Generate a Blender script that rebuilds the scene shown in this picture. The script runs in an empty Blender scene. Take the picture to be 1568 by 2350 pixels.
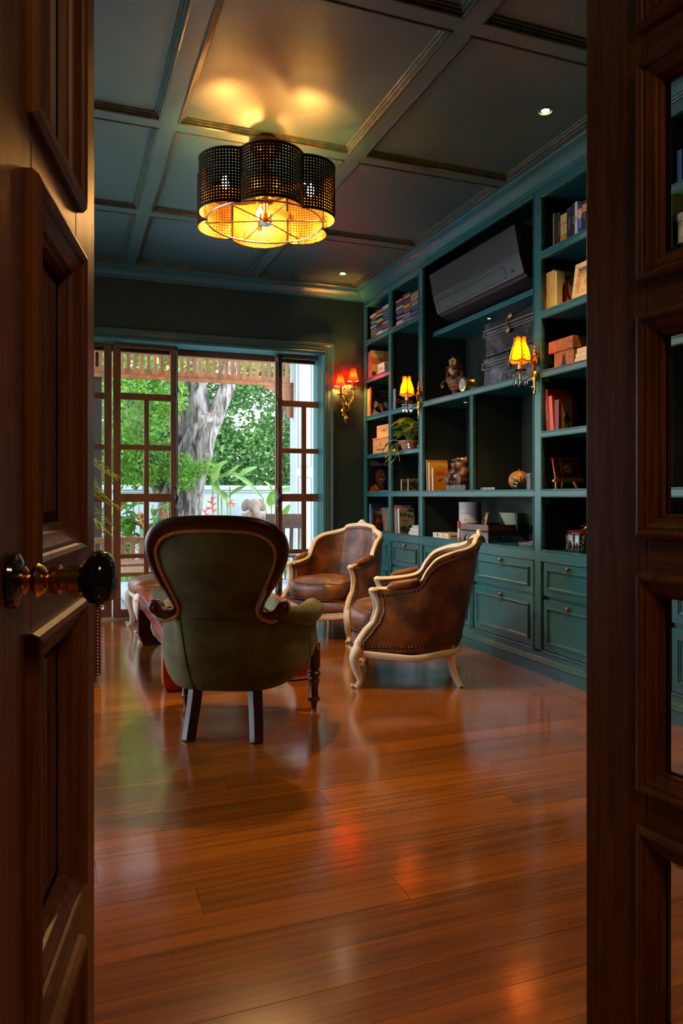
import bpy, bmesh, math, random
from mathutils import Vector, Matrix
random.seed(7)
PI = math.pi
scene = bpy.context.scene
COL = scene.collection

# ------------------------------------------------------------------ camera
cam_d = bpy.data.cameras.new('camera')
cam = bpy.data.objects.new('camera', cam_d)
COL.objects.link(cam)
cam.location = (0.0, 0.0, 1.10)
cam.rotation_euler = (math.radians(90), 0, math.radians(-20.712))
cam_d.sensor_fit = 'HORIZONTAL'
cam_d.sensor_width = 24.0
cam_d.lens = 24.0 * 1690.0 / 1568.0
cam_d.shift_y = -38.0 / 1568.0
cam_d.clip_start = 0.02
cam_d.clip_end = 200
scene.camera = cam

# ------------------------------------------------------------------ view / light
vs = scene.view_settings
vs.view_transform = 'Standard'
vs.look = 'None'
vs.gamma = 1.0
vs.exposure = 0.4
vs.use_curve_mapping = False
try:
    scene.cycles.use_denoising = True
    scene.cycles.max_bounces = 6
    scene.cycles.diffuse_bounces = 3
    scene.cycles.glossy_bounces = 3
    scene.cycles.transmission_bounces = 4
    scene.cycles.transparent_max_bounces = 12
    scene.cycles.use_adaptive_sampling = True
    scene.cycles.adaptive_threshold = 0.08
    scene.cycles.caustics_reflective = False
    scene.cycles.caustics_refractive = False
    scene.cycles.sample_clamp_indirect = 14.0
except Exception:
    pass

world = bpy.data.worlds.new('overcast_sky')
scene.world = world
world.use_nodes = True
wt = world.node_tree
wt.nodes.clear()
wo = wt.nodes.new('ShaderNodeOutputWorld')
wb = wt.nodes.new('ShaderNodeBackground')
tc = wt.nodes.new('ShaderNodeTexCoord')
sx = wt.nodes.new('ShaderNodeSeparateXYZ')
cr = wt.nodes.new('ShaderNodeValToRGB')
cr.color_ramp.elements[0].position = 0.0
cr.color_ramp.elements[0].color = (0.84, 0.92, 1.0, 1)
cr.color_ramp.elements[1].position = 1.0
cr.color_ramp.elements[1].color = (0.48, 0.67, 1.0, 1)
wt.links.new(tc.outputs['Generated'], sx.inputs[0])
wt.links.new(sx.outputs['Z'], cr.inputs[0])
wt.links.new(cr.outputs[0], wb.inputs[0])
wb.inputs[1].default_value = 7.2
wt.links.new(wb.outputs[0], wo.inputs[0])

sun_d = bpy.data.lights.new('sun', 'SUN')
sun_d.energy = 2.3
sun_d.angle = math.radians(12)
sun_d.color = (1.0, 0.95, 0.85)
sun = bpy.data.objects.new('sun', sun_d)
sun.rotation_euler = (math.radians(38), math.radians(-22), 0)
sun.location = (6, 2, 12)
COL.objects.link(sun)

def portal(name, loc, rot, sx_, sy_):
    d = bpy.data.lights.new(name, 'AREA')
    d.shape = 'RECTANGLE'; d.size = sx_; d.size_y = sy_
    d.cycles.is_portal = True
    o = bpy.data.objects.new(name, d); o.location = loc; o.rotation_euler = rot
    COL.objects.link(o)
portal('window_portal', (-1.80, 4.95, 1.28), (0, math.radians(-90), 0), 2.36, 2.6)
portal('terrace_portal', (0.6, 6.98, 1.24), (math.radians(-90), 0, 0), 3.5, 2.4)

# ------------------------------------------------------------------ helpers
def srgb(h):
    h = h.lstrip('#')
    def f(c):
        c = int(c, 16) / 255.0
        return c / 12.92 if c <= 0.04045 else ((c + 0.055) / 1.055) ** 2.4
    return (f(h[0:2]), f(h[2:4]), f(h[4:6]), 1.0)

def col(c):
    return srgb(c) if isinstance(c, str) else (tuple(c) + (1.0,))[:4]

MATS = {}
def M(name, c1, c2=None, sc=4.0, st=(1, 1, 1), rough=0.5, r2=None, metal=0.0, bump=0.0, bsc=60.0, bst=(1, 1, 1),
      coat=0.0, spec=0.5, emit=0.0, ecol=None, detail=4.0, lo=0.35, hi=0.65, rnd=0.0, sheen=0.0, trans=0.0, dist=0.0, crough=0.08, cior=1.5):
    if name in MATS: return MATS[name]
    m = bpy.data.materials.new(name); m.use_nodes = True
    n = m.node_tree.nodes; L = m.node_tree.links
    b = n['Principled BSDF']
    b.inputs['Base Color'].default_value = col(c1)
    b.inputs['Roughness'].default_value = rough
    b.inputs['Metallic'].default_value = metal
    b.inputs['Specular IOR Level'].default_value = spec
    b.inputs['Coat Weight'].default_value = coat
    b.inputs['Coat Roughness'].default_value = crough
    b.inputs['Coat IOR'].default_value = cior
    if sheen:
        b.inputs['Sheen Weight'].default_value = sheen
        b.inputs['Sheen Roughness'].default_value = 0.4
    if trans: b.inputs['Transmission Weight'].default_value = trans
    if emit:
        b.inputs['Emission Color'].default_value = col(ecol or c1)
        b.inputs['Emission Strength'].default_value = emit
    if c2 is not None or bump or rnd:
        t = n.new('ShaderNodeTexCoord')
        src = t.outputs['Object']
        oi = n.new('ShaderNodeObjectInfo')
        if rnd:
            va = n.new('ShaderNodeVectorMath'); va.operation = 'MULTIPLY_ADD'
            cx = n.new('ShaderNodeCombineXYZ')
            L.new(oi.outputs['Random'], cx.inputs[0]); L.new(oi.outputs['Random'], cx.inputs[1]); L.new(oi.outputs['Random'], cx.inputs[2])
            va.inputs[1].default_value = (37.0, 53.0, 29.0)
            L.new(cx.outputs[0], va.inputs[0]); L.new(src, va.inputs[2])
            src = va.outputs[0]
        out = None
        if c2 is not None:
            mp = n.new('ShaderNodeMapping'); mp.inputs['Scale'].default_value = st
            nz = n.new('ShaderNodeTexNoise'); nz.inputs['Scale'].default_value = sc; nz.inputs['Detail'].default_value = detail
            nz.inputs['Distortion'].default_value = dist
            rp = n.new('ShaderNodeMapRange'); rp.inputs['From Min'].default_value = lo; rp.inputs['From Max'].default_value = hi
            mx = n.new('ShaderNodeMix'); mx.data_type = 'RGBA'
            mx.inputs['A'].default_value = col(c1); mx.inputs['B'].default_value = col(c2)
            L.new(src, mp.inputs[0]); L.new(mp.outputs[0], nz.inputs[0]); L.new(nz.outputs[0], rp.inputs[0])
            L.new(rp.outputs[0], mx.inputs['Factor'])
            out = mx.outputs['Result']
            if r2 is not None:
                rr = n.new('ShaderNodeMapRange'); rr.inputs['To Min'].default_value = rough; rr.inputs['To Max'].default_value = r2
                L.new(rp.outputs[0], rr.inputs[0]); L.new(rr.outputs[0], b.inputs['Roughness'])
        if rnd:
            hs = n.new('ShaderNodeHueSaturation')
            mr = n.new('ShaderNodeMapRange'); mr.inputs['To Min'].default_value = 1 - rnd; mr.inputs['To Max'].default_value = 1 + rnd
            L.new(oi.outputs['Random'], mr.inputs[0]); L.new(mr.outputs[0], hs.inputs['Value'])
            if out is None: hs.inputs['Color'].default_value = col(c1)
            else: L.new(out, hs.inputs['Color'])
            out = hs.outputs[0]
        if out is not None: L.new(out, b.inputs['Base Color'])
        if bump:
            mp2 = n.new('ShaderNodeMapping'); mp2.inputs['Scale'].default_value = bst
            nb = n.new('ShaderNodeTexNoise'); nb.inputs['Scale'].default_value = bsc; nb.inputs['Detail'].default_value = 3
            bp = n.new('ShaderNodeBump'); bp.inputs['Strength'].default_value = bump; bp.inputs['Distance'].default_value = 0.01
            L.new(src, mp2.inputs[0]); L.new(mp2.outputs[0], nb.inputs[0]); L.new(nb.outputs[0], bp.inputs['Height'])
            L.new(bp.outputs[0], b.inputs['Normal'])
    MATS[name] = m
    return m

def glass_mat(name, tint, rough=0.0, ior=1.45):
    if name in MATS: return MATS[name]
    m = bpy.data.materials.new(name); m.use_nodes = True
    n = m.node_tree.nodes; L = m.node_tree.links; n.clear()
    o = n.new('ShaderNodeOutputMaterial'); mx = n.new('ShaderNodeMixShader')
    tr = n.new('ShaderNodeBsdfTransparent'); gl = n.new('ShaderNodeBsdfGlossy'); fr = n.new('ShaderNodeFresnel')
    tr.inputs[0].default_value = col(tint); gl.inputs['Roughness'].default_value = rough; fr.inputs[0].default_value = ior
    L.new(fr.outputs[0], mx.inputs[0]); L.new(tr.outputs[0], mx.inputs[1]); L.new(gl.outputs[0], mx.inputs[2]); L.new(mx.outputs[0], o.inputs[0])
    MATS[name] = m
    return m

def shade_mat(name, c, c2=None, sc=60, lo=.45, hi=.55):
    if name in MATS: return MATS[name]
    m = bpy.data.materials.new(name); m.use_nodes = True
    n = m.node_tree.nodes; L = m.node_tree.links; n.clear()
    o = n.new('ShaderNodeOutputMaterial'); mx = n.new('ShaderNodeMixShader')
    tl = n.new('ShaderNodeBsdfTranslucent'); df = n.new('ShaderNodeBsdfDiffuse')
    for k in (tl, df): k.inputs[0].default_value = col(c)
    if c2 is not None:
        t = n.new('ShaderNodeTexCoord'); nz = n.new('ShaderNodeTexVoronoi'); nz.inputs['Scale'].default_value = sc
        rp = n.new('ShaderNodeMapRange'); rp.inputs[1].default_value = lo; rp.inputs[2].default_value = hi
        mc = n.new('ShaderNodeMix'); mc.data_type = 'RGBA'; mc.inputs['A'].default_value = col(c2); mc.inputs['B'].default_value = col(c)
        L.new(t.outputs['Object'], nz.inputs['Vector']); L.new(nz.outputs['Distance'], rp.inputs[0]); L.new(rp.outputs[0], mc.inputs['Factor'])
        L.new(mc.outputs['Result'], tl.inputs[0]); L.new(mc.outputs['Result'], df.inputs[0])
    mx.inputs[0].default_value = 0.35
    L.new(tl.outputs[0], mx.inputs[1]); L.new(df.outputs[0], mx.inputs[2]); L.new(mx.outputs[0], o.inputs[0])
    MATS[name] = m
    return m

def emat(name, c, s):
    if name in MATS: return MATS[name]
    m = bpy.data.materials.new(name); m.use_nodes = True
    n = m.node_tree.nodes; L = m.node_tree.links; n.clear()
    o = n.new('ShaderNodeOutputMaterial'); e = n.new('ShaderNodeEmission')
    e.inputs[0].default_value = col(c); e.inputs[1].default_value = s
    L.new(e.outputs[0], o.inputs[0])
    MATS[name] = m
    return m

def lerp(a, b, t): return a + (b - a) * t
def interp(tab, x):
    if x <= tab[0][0]: return tab[0][1]
    for (a, p), (b, q) in zip(tab, tab[1:]):
        if x <= b:
            t = (x - a) / (b - a) if b > a else 0
            return p + (q - p) * t
    return tab[-1][1]
def sm(tab, x):
    # smooth (cosine) interpolation
    if x <= tab[0][0]: return tab[0][1]
    for (a, p), (b, q) in zip(tab, tab[1:]):
        if x <= b:
            t = (x - a) / (b - a) if b > a else 0
            return p + (q - p) * (0.5 - 0.5 * math.cos(PI * t))
    return tab[-1][1]
def catmull(pts, n=6, closed=False):
    P = [Vector(p) for p in pts]; out = []
    m = len(P)
    for i in range(m if closed else m - 1):
        p0 = P[(i - 1) % m] if closed or i > 0 else P[0] * 2 - P[1]
        p1 = P[i]; p2 = P[(i + 1) % m]
        p3 = P[(i + 2) % m] if closed or i + 2 < m else P[-1] * 2 - P[-2]
        for k in range(n):
            t = k / n
            out.append(0.5 * ((2 * p1) + (p2 - p0) * t + (2 * p0 - 5 * p1 + 4 * p2 - p3) * t * t + (3 * p1 - p0 - 3 * p2 + p3) * t ** 3))
    if not closed: out.append(P[-1])
    return out

class MB:
    def __init__(s): s.v = []; s.f = []
    def add(s, vs_, fs):
        o = len(s.v); s.v += [tuple(p) for p in vs_]; s.f += [tuple(i + o for i in f) for f in fs]; return s
    def box(s, x0, x1, y0, y1, z0, z1):
        return s.add([(x0, y0, z0), (x1, y0, z0), (x1, y1, z0), (x0, y1, z0), (x0, y0, z1), (x1, y0, z1), (x1, y1, z1), (x0, y1, z1)],
                     [(0, 3, 2, 1), (4, 5, 6, 7), (0, 1, 5, 4), (1, 2, 6, 5), (2, 3, 7, 6), (3, 0, 4, 7)])
    def obox(s, c, ux, uy, uz):
        c = Vector(c); ux = Vector(ux); uy = Vector(uy); uz = Vector(uz)
        q = [c + ux * a + uy * b + uz * d for d in (-1, 1) for a, b in ((-1, -1), (1, -1), (1, 1), (-1, 1))]
        return s.add(q, [(0, 3, 2, 1), (4, 5, 6, 7), (0, 1, 5, 4), (1, 2, 6, 5), (2, 3, 7, 6), (3, 0, 4, 7)])
    def beam(s, a, b, w, h, up=(0, 0, 1)):
        a = Vector(a); b = Vector(b); d = (b - a); u = d.normalized(); r = u.cross(Vector(up))
        if r.length < 1e-4: r = Vector((1, 0, 0))
        r.normalize(); t = r.cross(u)
        return s.obox((a + b) / 2, d / 2, r * w / 2, t * h / 2)
    def grid(s, P, cu=False, cv=False, capu=False):
        nu = len(P); nv = len(P[0]); vs_ = [p for row in P for p in row]; fs = []
        for i in range(nu if cu else nu - 1):
            for j in range(nv if cv else nv - 1):
                fs.append((i * nv + j, ((i + 1) % nu) * nv + j, ((i + 1) % nu) * nv + (j + 1) % nv, i * nv + (j + 1) % nv))
        if capu:
            fs.append(tuple(range(nv - 1, -1, -1))); fs.append(tuple((nu - 1) * nv + j for j in range(nv)))
        return s.add(vs_, fs)
    def tube(s, pts, r, n=8, cap=True, closed=False, sq=None):
        P = [Vector(p) for p in pts]; m = len(P)
        R = r if isinstance(r, (list, tuple)) else [r] * m
        T = []
        for i in range(m):
            a = P[i - 1] if (i > 0 or closed) else P[i]; b = P[(i + 1) % m] if (i < m - 1 or closed) else P[i]
            d = b - a
            T.append(d.normalized() if d.length > 1e-9 else Vector((0, 0, 1)))
        nn = T[0].orthogonal().normalized()
        if abs(T[0].z) < 0.9: nn = (Vector((0, 0, 1)) - T[0] * T[0].z).normalized()
        rows = []
        for i in range(m):
            nn = (nn - T[i] * nn.dot(T[i]))
            nn = nn.normalized() if nn.length > 1e-6 else T[i].orthogonal().normalized()
            bb = T[i].cross(nn)
            ra, rb = (R[i], R[i]) if not isinstance(R[i], tuple) else R[i]
            rows.append([P[i] + nn * (ra * math.sin(2 * PI * k / n + (PI / n if sq else 0))) + bb * (rb * math.cos(2 * PI * k / n + (PI / n if sq else 0))) for k in range(n)])
        return s.grid(rows, cu=closed, cv=True, capu=cap and not closed)
    def lathe(s, prof, n=16, c=(0, 0, 0), mat=None, sc=(1, 1)):
        rows = []
        for r, z in prof:
            row = []
            for k in range(n):
                a = 2 * PI * k / n
                p = Vector((r * math.cos(a) * sc[0], r * math.sin(a) * sc[1], z))
                if mat is not None: p = mat @ p
                row.append(p + Vector(c))
            rows.append(row)
        return s.grid(rows, cv=True, capu=True)
    def ell(s, c, r, nu=12, nv=8, mat=None):
        c = Vector(c); rows = []
        for j in range(1, nv):
            th = PI * j / nv
            row = []
            for k in range(nu):
                a = 2 * PI * k / nu
                p = Vector((r[0] * math.sin(th) * math.cos(a), r[1] * math.sin(th) * math.sin(a), -r[2] * math.cos(th)))
                if mat is not None: p = mat @ p
                row.append(c + p)
            rows.append(row)
        b = Vector((0, 0, -r[2])); t = Vector((0, 0, r[2]))
        if mat is not None: b = mat @ b; t = mat @ t
        o = len(s.v)
        s.grid(rows, cv=True)
        s.v.append(tuple(c + b)); s.v.append(tuple(c + t)); ib = len(s.v) - 2; it = ib + 1
        for k in range(nu):
            s.f.append((ib, o + (k + 1) % nu, o + k)); q = o + (nv - 2) * nu
            s.f.append((it, q + k, q + (k + 1) % nu))
        return s
    def ring(s, rect, prof, mf):
        a0, a1, b0, b1 = rect; rows = []
        for o, p in prof:
            rows.append([mf(a0 + o, b0 + o, p), mf(a1 - o, b0 + o, p), mf(a1 - o, b1 - o, p), mf(a0 + o, b1 - o, p)])
        return s.grid(rows, cv=True)
    def prism(s, poly, h0, h1, mf=lambda a, b, h: (a, b, h)):
        n = len(poly)
        vs_ = [mf(a, b, h0) for a, b in poly] + [mf(a, b, h1) for a, b in poly]
        fs = [tuple(range(n - 1, -1, -1)), tuple(range(n, 2 * n))] + [(i, (i + 1) % n, (i + 1) % n + n, i + n) for i in range(n)]
        return s.add(vs_, fs)
    def sweep(s, prof, path_fn, closed=False):
        # path_fn: list of functions (o,p)->3D per station
        rows = [[fn(o, p) for o, p in prof] for fn in path_fn]
        return s.grid(rows, cu=closed)
    def mesh(s, name, smooth=False, ang=0.7):
        me = bpy.data.meshes.new(name)
        me.from_pydata(s.v, [], s.f)
        bm = bmesh.new(); bm.from_mesh(me)
        bmesh.ops.recalc_face_normals(bm, faces=bm.faces)
        bm.to_mesh(me); bm.free()
        if smooth:
            me.polygons.foreach_set('use_smooth', [True] * len(me.polygons))
            try: me.set_sharp_from_angle(angle=ang)
            except Exception: pass
        me.update()
        return me
    def build(s, name, m, parent=None, smooth=False, bevel=0.0, seg=2, ang=0.7, label=None, loc=None, sub=0):
        me = s.mesh(name, smooth, ang)
        return link(name, me, m, parent, bevel, seg, label, loc, sub)

def link(name, me, m, parent=None, bevel=0.0, seg=2, label=None, loc=None, sub=0):
    o = bpy.data.objects.new(name, me); COL.objects.link(o)
    if m is not None and len(me.materials) == 0: me.materials.append(m)
    elif m is not None and me.materials[0] is not m:
        o.material_slots[0].link = 'OBJECT'; o.material_slots[0].material = m
    if parent is not None: o.parent = parent
    if loc is not None: o.location = loc
    if bevel:
        b = o.modifiers.new('edge', 'BEVEL'); b.width = bevel; b.segments = seg; b.limit_method = 'ANGLE'; b.angle_limit = 0.6
    if sub:
        u = o.modifiers.new('smooth', 'SUBSURF'); u.levels = sub; u.render_levels = sub
    if label: o['label'] = label
    return o

def tag(o, label, cat, group=None, kind=None):
    o['label'] = label; o['category'] = cat
    if group: o['group'] = group
    if kind: o['kind'] = kind
    return o
def thing(name, label, cat, loc=(0, 0, 0), rz=0.0, group=None):
    o = bpy.data.objects.new(name, None); COL.objects.link(o)
    o.empty_display_size = 0.05
    o.location = loc; o.rotation_euler = (0, 0, rz)
    return tag(o, label, cat, group)
def struct(o, label=None):
    o['kind'] = 'structure'
    if label: o['label'] = label
    return o
def sempty(name, label=None):
    o = bpy.data.objects.new(name, None); COL.objects.link(o); o.empty_display_size = 0.05
    return struct(o, label)
def dup(root, loc, rz, label=None, group=None):
    r = root.copy(); COL.objects.link(r); r.location = loc; r.rotation_euler = (0, 0, rz)
    if label: r['label'] = label
    if group: r['group'] = group
    for ch in list(root.children):
        c = ch.copy(); COL.objects.link(c); c.parent = r
        for g in list(ch.children):
            d = g.copy(); COL.objects.link(d); d.parent = c
    return r
TEXTS = []
def text(body, size, m, parent, loc, rot, name='lettering', ext=0.0003, align='CENTER', sx_=1.0):
    cu = bpy.data.curves.new(name, 'FONT'); cu.body = body; cu.size = size; cu.extrude = ext
    cu.align_x = align; cu.align_y = 'CENTER'; cu.resolution_u = 2
    o = bpy.data.objects.new(name, cu); COL.objects.link(o)
    TEXTS.append((o, name, m, parent, loc, rot, sx_))
    return None
FACE_X = (PI / 2, 0, -PI / 2)      # text on a face that looks towards -X
FACE_Y = (PI / 2, 0, 0)            # text on a face that looks towards -Y
SPINE_X = (PI / 2, PI / 2, -PI / 2)  # text running down a spine that looks towards -X

# ------------------------------------------------------------------ shared materials
teal = M('teal_paint', (0.013, 0.118, 0.140), (0.011, 0.102, 0.122), sc=3, rough=0.34, bump=0.12, bsc=260, spec=0.7)
wallp = M('dark_green_paint', (0.010, 0.029, 0.023), (0.008, 0.025, 0.020), sc=3, rough=0.5, bump=0.10, bsc=260)
ceilp = M('teal_ceiling_paint', (0.012, 0.072, 0.075), (0.010, 0.062, 0.065), sc=2, rough=0.45, bump=0.10, bsc=200, spec=0.4, coat=1.0, crough=0.48, cior=1.9)
worn = M('worn_edge_paint', (0.016, 0.11, 0.118), (0.20, 0.15, 0.08), sc=34, st=(1, 1, 1), rough=0.34, lo=0.54, hi=0.80)
gold_edge = M('gilt_edge_paint', (0.10, 0.075, 0.035), (0.05, 0.06, 0.045), sc=18, rough=0.42)
teak = M('teak_door', (0.185, 0.062, 0.014), (0.085, 0.027, 0.007), sc=9, st=(6, 6, 0.35), rough=0.42, dist=0.6, spec=0.35)
teak2 = M('teak_window', (0.15, 0.055, 0.022), (0.09, 0.03, 0.012), sc=9, st=(6, 6, 0.4), rough=0.35)
rail_teak = M('teak_door_rail', (0.185, 0.062, 0.014), (0.085, 0.027, 0.007), sc=9, st=(0.35, 6, 6), rough=0.42, dist=0.6, spec=0.35)
brass = M('brass', (0.75, 0.45, 0.10), rough=0.22, metal=1.0)
gilt = M('gilt_brass', (0.85, 0.50, 0.12), (0.45, 0.24, 0.05), sc=40, rough=0.28, metal=1.0)
oldbrass = M('old_brass', (0.30, 0.19, 0.10), (0.16, 0.10, 0.06), sc=60, rough=0.38, metal=1.0)
blackm = M('black_gloss', (0.008, 0.008, 0.009), rough=0.12, coat=0.4)
ironm = M('black_iron', (0.012, 0.011, 0.012), rough=0.4)
glassp = glass_mat('window_glass', (0.96, 0.98, 0.97))
# ================================================================== the room shell
XL, XR, YF, YB, ZC, ZP = -1.71, 2.76, 1.36, 6.68, 3.087, 3.112
floor_m = M('teak_floor', (0.47, 0.155, 0.013), (0.27, 0.080, 0.006), sc=5.0, st=(0.30, 4.0, 4.0), rough=0.15, r2=0.20, rnd=0.22, dist=0.3,
            lo=0.18, hi=0.86, bump=0.0, bsc=7, bst=(1.2, 22, 22), coat=1.0, spec=0.5, crough=0.15, cior=1.75, detail=4)
def floor_nodes(m):
    n = m.node_tree.nodes; L = m.node_tree.links; b = n['Principled BSDF']
    hs = b.inputs['Base Color'].links[0].from_node
    src = [k for k in n if k.type == 'VECT_MATH'][0].outputs[0]
    out = hs.outputs[0]
    for st_, d_, lo, hi, a, bb in (((1.1, 55, 55), 5, .30, .72, .62, 1.12), ((4, 230, 230), 2, .30, .75, .80, 1.06), ((.9, 5.5, 5.5), 2, .62, .72, 1.0, .62)):
        mp = n.new('ShaderNodeMapping'); mp.inputs['Scale'].default_value = st_
        nz = n.new('ShaderNodeTexNoise'); nz.inputs['Scale'].default_value = 1.0; nz.inputs['Detail'].default_value = d_; nz.inputs['Distortion'].default_value = .4
        mr = n.new('ShaderNodeMapRange'); mr.inputs[1].default_value = lo; mr.inputs[2].default_value = hi; mr.inputs[3].default_value = a; mr.inputs[4].default_value = bb
        mx = n.new('ShaderNodeMix'); mx.data_type = 'RGBA'; mx.blend_type = 'MULTIPLY'; mx.inputs['Factor'].default_value = 1.0
        L.new(src, mp.inputs[0]); L.new(mp.outputs[0], nz.inputs[0]); L.new(nz.outputs[0], mr.inputs[0]); L.new(out, mx.inputs['A']); L.new(mr.outputs[0], mx.inputs['B'])
        out = mx.outputs['Result']
    L.new(out, b.inputs['Base Color'])
floor_nodes(floor_m)
fl = sempty('floor')
MB().box(XL, 3.2, 0.2, 7.0, -0.06, -0.021).build('subfloor', M('subfloor_dark', (0.02, 0.008, 0.003)), fl)
y = 0.62; row = 0
rw = 0.132
while y < 7.0:
    y1 = min(y + rw, 7.0)
    x = XL - random.uniform(0.0, 1.3); first = True
    while x < 2.76:
        ln = random.uniform(1.25, 2.4)
        a, b = max(x, XL), min(x + ln, 2.77)
        if b - a > 0.05:
            dz = random.uniform(-0.0004, 0.0)
            MB().box(a + 0.0006, b - 0.0006, y + 0.0006, y1 - 0.0006, -0.02, dz).build('plank', floor_m, fl)
        x += ln
    y += rw; row += 1

# hall around the camera, kept simple
hallm = M('hall_wall_paint', (0.10, 0.075, 0.05), (0.09, 0.066, 0.045), sc=2, rough=0.6)
hall = sempty('wall_hall')
MB().box(-1.3, -1.2, -2.2, 1.22, 0, 2.8).build('wall_panel', hallm, hall)
MB().box(2.4, 2.5, -2.2, 1.22, 0, 2.8).build('wall_panel', hallm, hall)
MB().box(-1.3, 2.5, -2.3, -2.2, 0, 2.8).build('wall_panel', hallm, hall)
MB().box(-1.3, 2.5, -2.3, 1.22, 2.75, 2.85).build('hall_ceiling', hallm, hall)
MB().box(-1.3, 2.5, -2.3, 0.62, -0.05, 0.0).build('hall_floor', floor_m, hall)
hl_ = bpy.data.lights.new('hall_light', 'AREA'); hl_.shape = 'DISK'; hl_.size = 0.5; hl_.energy = 12.0; hl_.color = (1.0, 0.62, 0.30)
ho = bpy.data.objects.new('hall_light', hl_); ho.location = (0.55, -0.75, 2.73); COL.objects.link(ho)

# walls
def wall(name, *boxes):
    mb = MB()
    for b in boxes: mb.box(*b)
    return struct(mb.build(name, wallp))
OPX0, OPX1, OPZ = -1.30, 2.351, 2.468
wall('wall_back', (OPX1, 3.3, YB, 6.98, 0, 3.2), (XL - .15, OPX0, YB, 6.98, 0, 3.2), (OPX0, OPX1, YB, 6.98, OPZ, 3.2))
wall('wall_right', (3.20, 3.3, 1.22, YB, 0, 3.2))
wall('wall_front', (XL - .15, -0.04, 1.22, YF, 0, 3.2), (1.80, 3.3, 1.22, YF, 0, 3.2), (-0.04, 1.80, 1.22, YF, 2.46, 3.2))
wall('wall_left', (XL - .15, XL, YF, 3.65, 0, 3.2), (XL - .15, XL, 6.25, YB, 0, 3.2),
     (XL - .15, XL, 3.65, 6.25, 0, 0.1), (XL - .15, XL, 3.65, 6.25, 2.46, 3.2))
for i, (ya, yb) in enumerate(((3.65, 6.25),)):
    w = sempty('window_%d' % (i + 1))
    fr = MB().ring((ya, yb, 0.1, 2.46), [(0, 0.05), (0.05, 0.05), (0.05, -0.05), (0, -0.05)], lambda a, b, p: (XL - 0.06 + p, a, b))
    fr.build('window_frame', teak2, w)
    for k in (1, 2):
        yy = ya + (yb - ya) * k / 3
        MB().box(XL - 0.08, XL - 0.04, yy - 0.022, yy + 0.022, 0.15, 2.41).build('mullion', teak2, w)
    MB().box(XL - 0.08, XL - 0.04, ya + 0.05, yb - 0.05, 1.96, 2.01).build('transom', teak2, w)
    for k in range(3):
        MB().box(XL - 0.062, XL - 0.058, ya + (yb - ya) * k / 3 + 0.05, ya + (yb - ya) * (k + 1) / 3 - 0.03, 0.15, 2.41).build('pane', glassp, w)

# ceiling: recessed panels between flat beams
ce = sempty('ceiling')
MB().box(XL - .15, 3.3, 1.22, 6.98, 3.14, 3.24).build('roof_slab', wallp, ce)
PX = [(-1.575, -0.593), (-0.500, 0.4825), (0.5755, 1.558), (1.649, 2.628)]
PY = [(1.48, 2.688), (2.782, 3.988), (4.082, 5.285), (5.388, 6.55)]
for a, b in PX:
    for c, d in PY:
        MB().box(a - 0.01, b + 0.01, c - 0.01, d + 0.01, ZP, 3.138).build('panel', ceilp, ce)
        mo = MB().ring((a, b, c, d), [(-0.003, ZP), (-0.003, ZC - 0.003), (0.004, ZC - 0.005), (0.010, ZC - 0.001), (0.012, ZC + 0.008), (0.020, ZC + 0.010), (0.024, ZC + 0.017), (0.033, ZC + 0.019), (0.037, ZP)],
                       lambda p, q, z: (p, q, z))
        mo.build('panel_molding', M('ceiling_molding_paint', (0.022, 0.050, 0.046), (0.14, 0.09, 0.035), sc=20, rough=0.34, lo=0.45, hi=0.8), ce)
ys = [YF] + [v for p in PY for v in p] + [YB]
xs = [XL] + [v for p in PX for v in p] + [XR]
for i in range(0, len(xs), 2):
    MB().box(xs[i], xs[i + 1], YF, YB, ZC, 3.138).build('beam', ceilp, ce)
for i in range(0, len(ys), 2):
    for a, b in PX:
        MB().box(a, b, ys[i], ys[i + 1], ZC, 3.138).build('beam', ceilp, ce)
# crown moulding
cp = [(0.0, 2.992), (0.010, 2.992), (0.012, 3.000), (0.020, 3.003), (0.022, 3.008), (0.030, 3.012), (0.038, 3.022), (0.050, 3.036), (0.064, 3.048), (0.080, 3.057),
      (0.094, 3.062), (0.096, 3.070), (0.104, 3.072), (0.108, 3.080), (0.116, 3.083), (0.116, ZC)]
mb = MB().ring((XL, XR, YF, YB), cp, lambda a, b, z: (a, b, z))
struct(mb.build('trim_1', teal, smooth=True, ang=0.35), 'crown moulding around the top of the room')

# architrave round the terrace opening
ap = [(0.0, 0.0), (0.0, 0.012), (0.010, 0.016), (0.022, 0.012), (0.026, 0.020), (0.060, 0.022), (0.066, 0.030), (0.080, 0.034), (0.088, 0.028), (0.092, 0.012), (0.092, 0.0)]
st = [lambda o, p: (OPX0 - o, YB - p, 0.0), lambda o, p: (OPX0 - o, YB - p, OPZ + o), lambda o, p: (OPX1 + o, YB - p, OPZ + o), lambda o, p: (OPX1 + o, YB - p, 0.0)]
struct(MB().sweep(ap, st).build('trim_2', M('architrave_paint', (0.030, 0.075, 0.060), (0.10, 0.08, 0.04), sc=9, rough=0.38, lo=0.5, hi=0.85)), 'moulded architrave round the terrace doors')
# teal reveal of the opening
mb = MB()
mb.box(OPX1 - 0.012, OPX1, YB - 0.0, 6.98, 0, OPZ).box(OPX0, OPX0 + 0.012, YB, 6.98, 0, OPZ).box(OPX0, OPX1, YB, 6.98, OPZ - 0.012, OPZ)
struct(mb.build('trim_3', M('teal_reveal_paint', (0.05, 0.20, 0.22), rough=0.4)), 'teal painted reveal of the terrace opening')
# baseboard of the back wall, right of the opening
MBb = MB().box(OPX1 + 0.095, XR, YB - 0.02, YB, 0, 0.14).box(OPX1 + 0.095, XR, YB - 0.014, YB, 0.14, 0.16)
struct(MBb.build('baseboard_back', teal, bevel=0.003))

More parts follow.
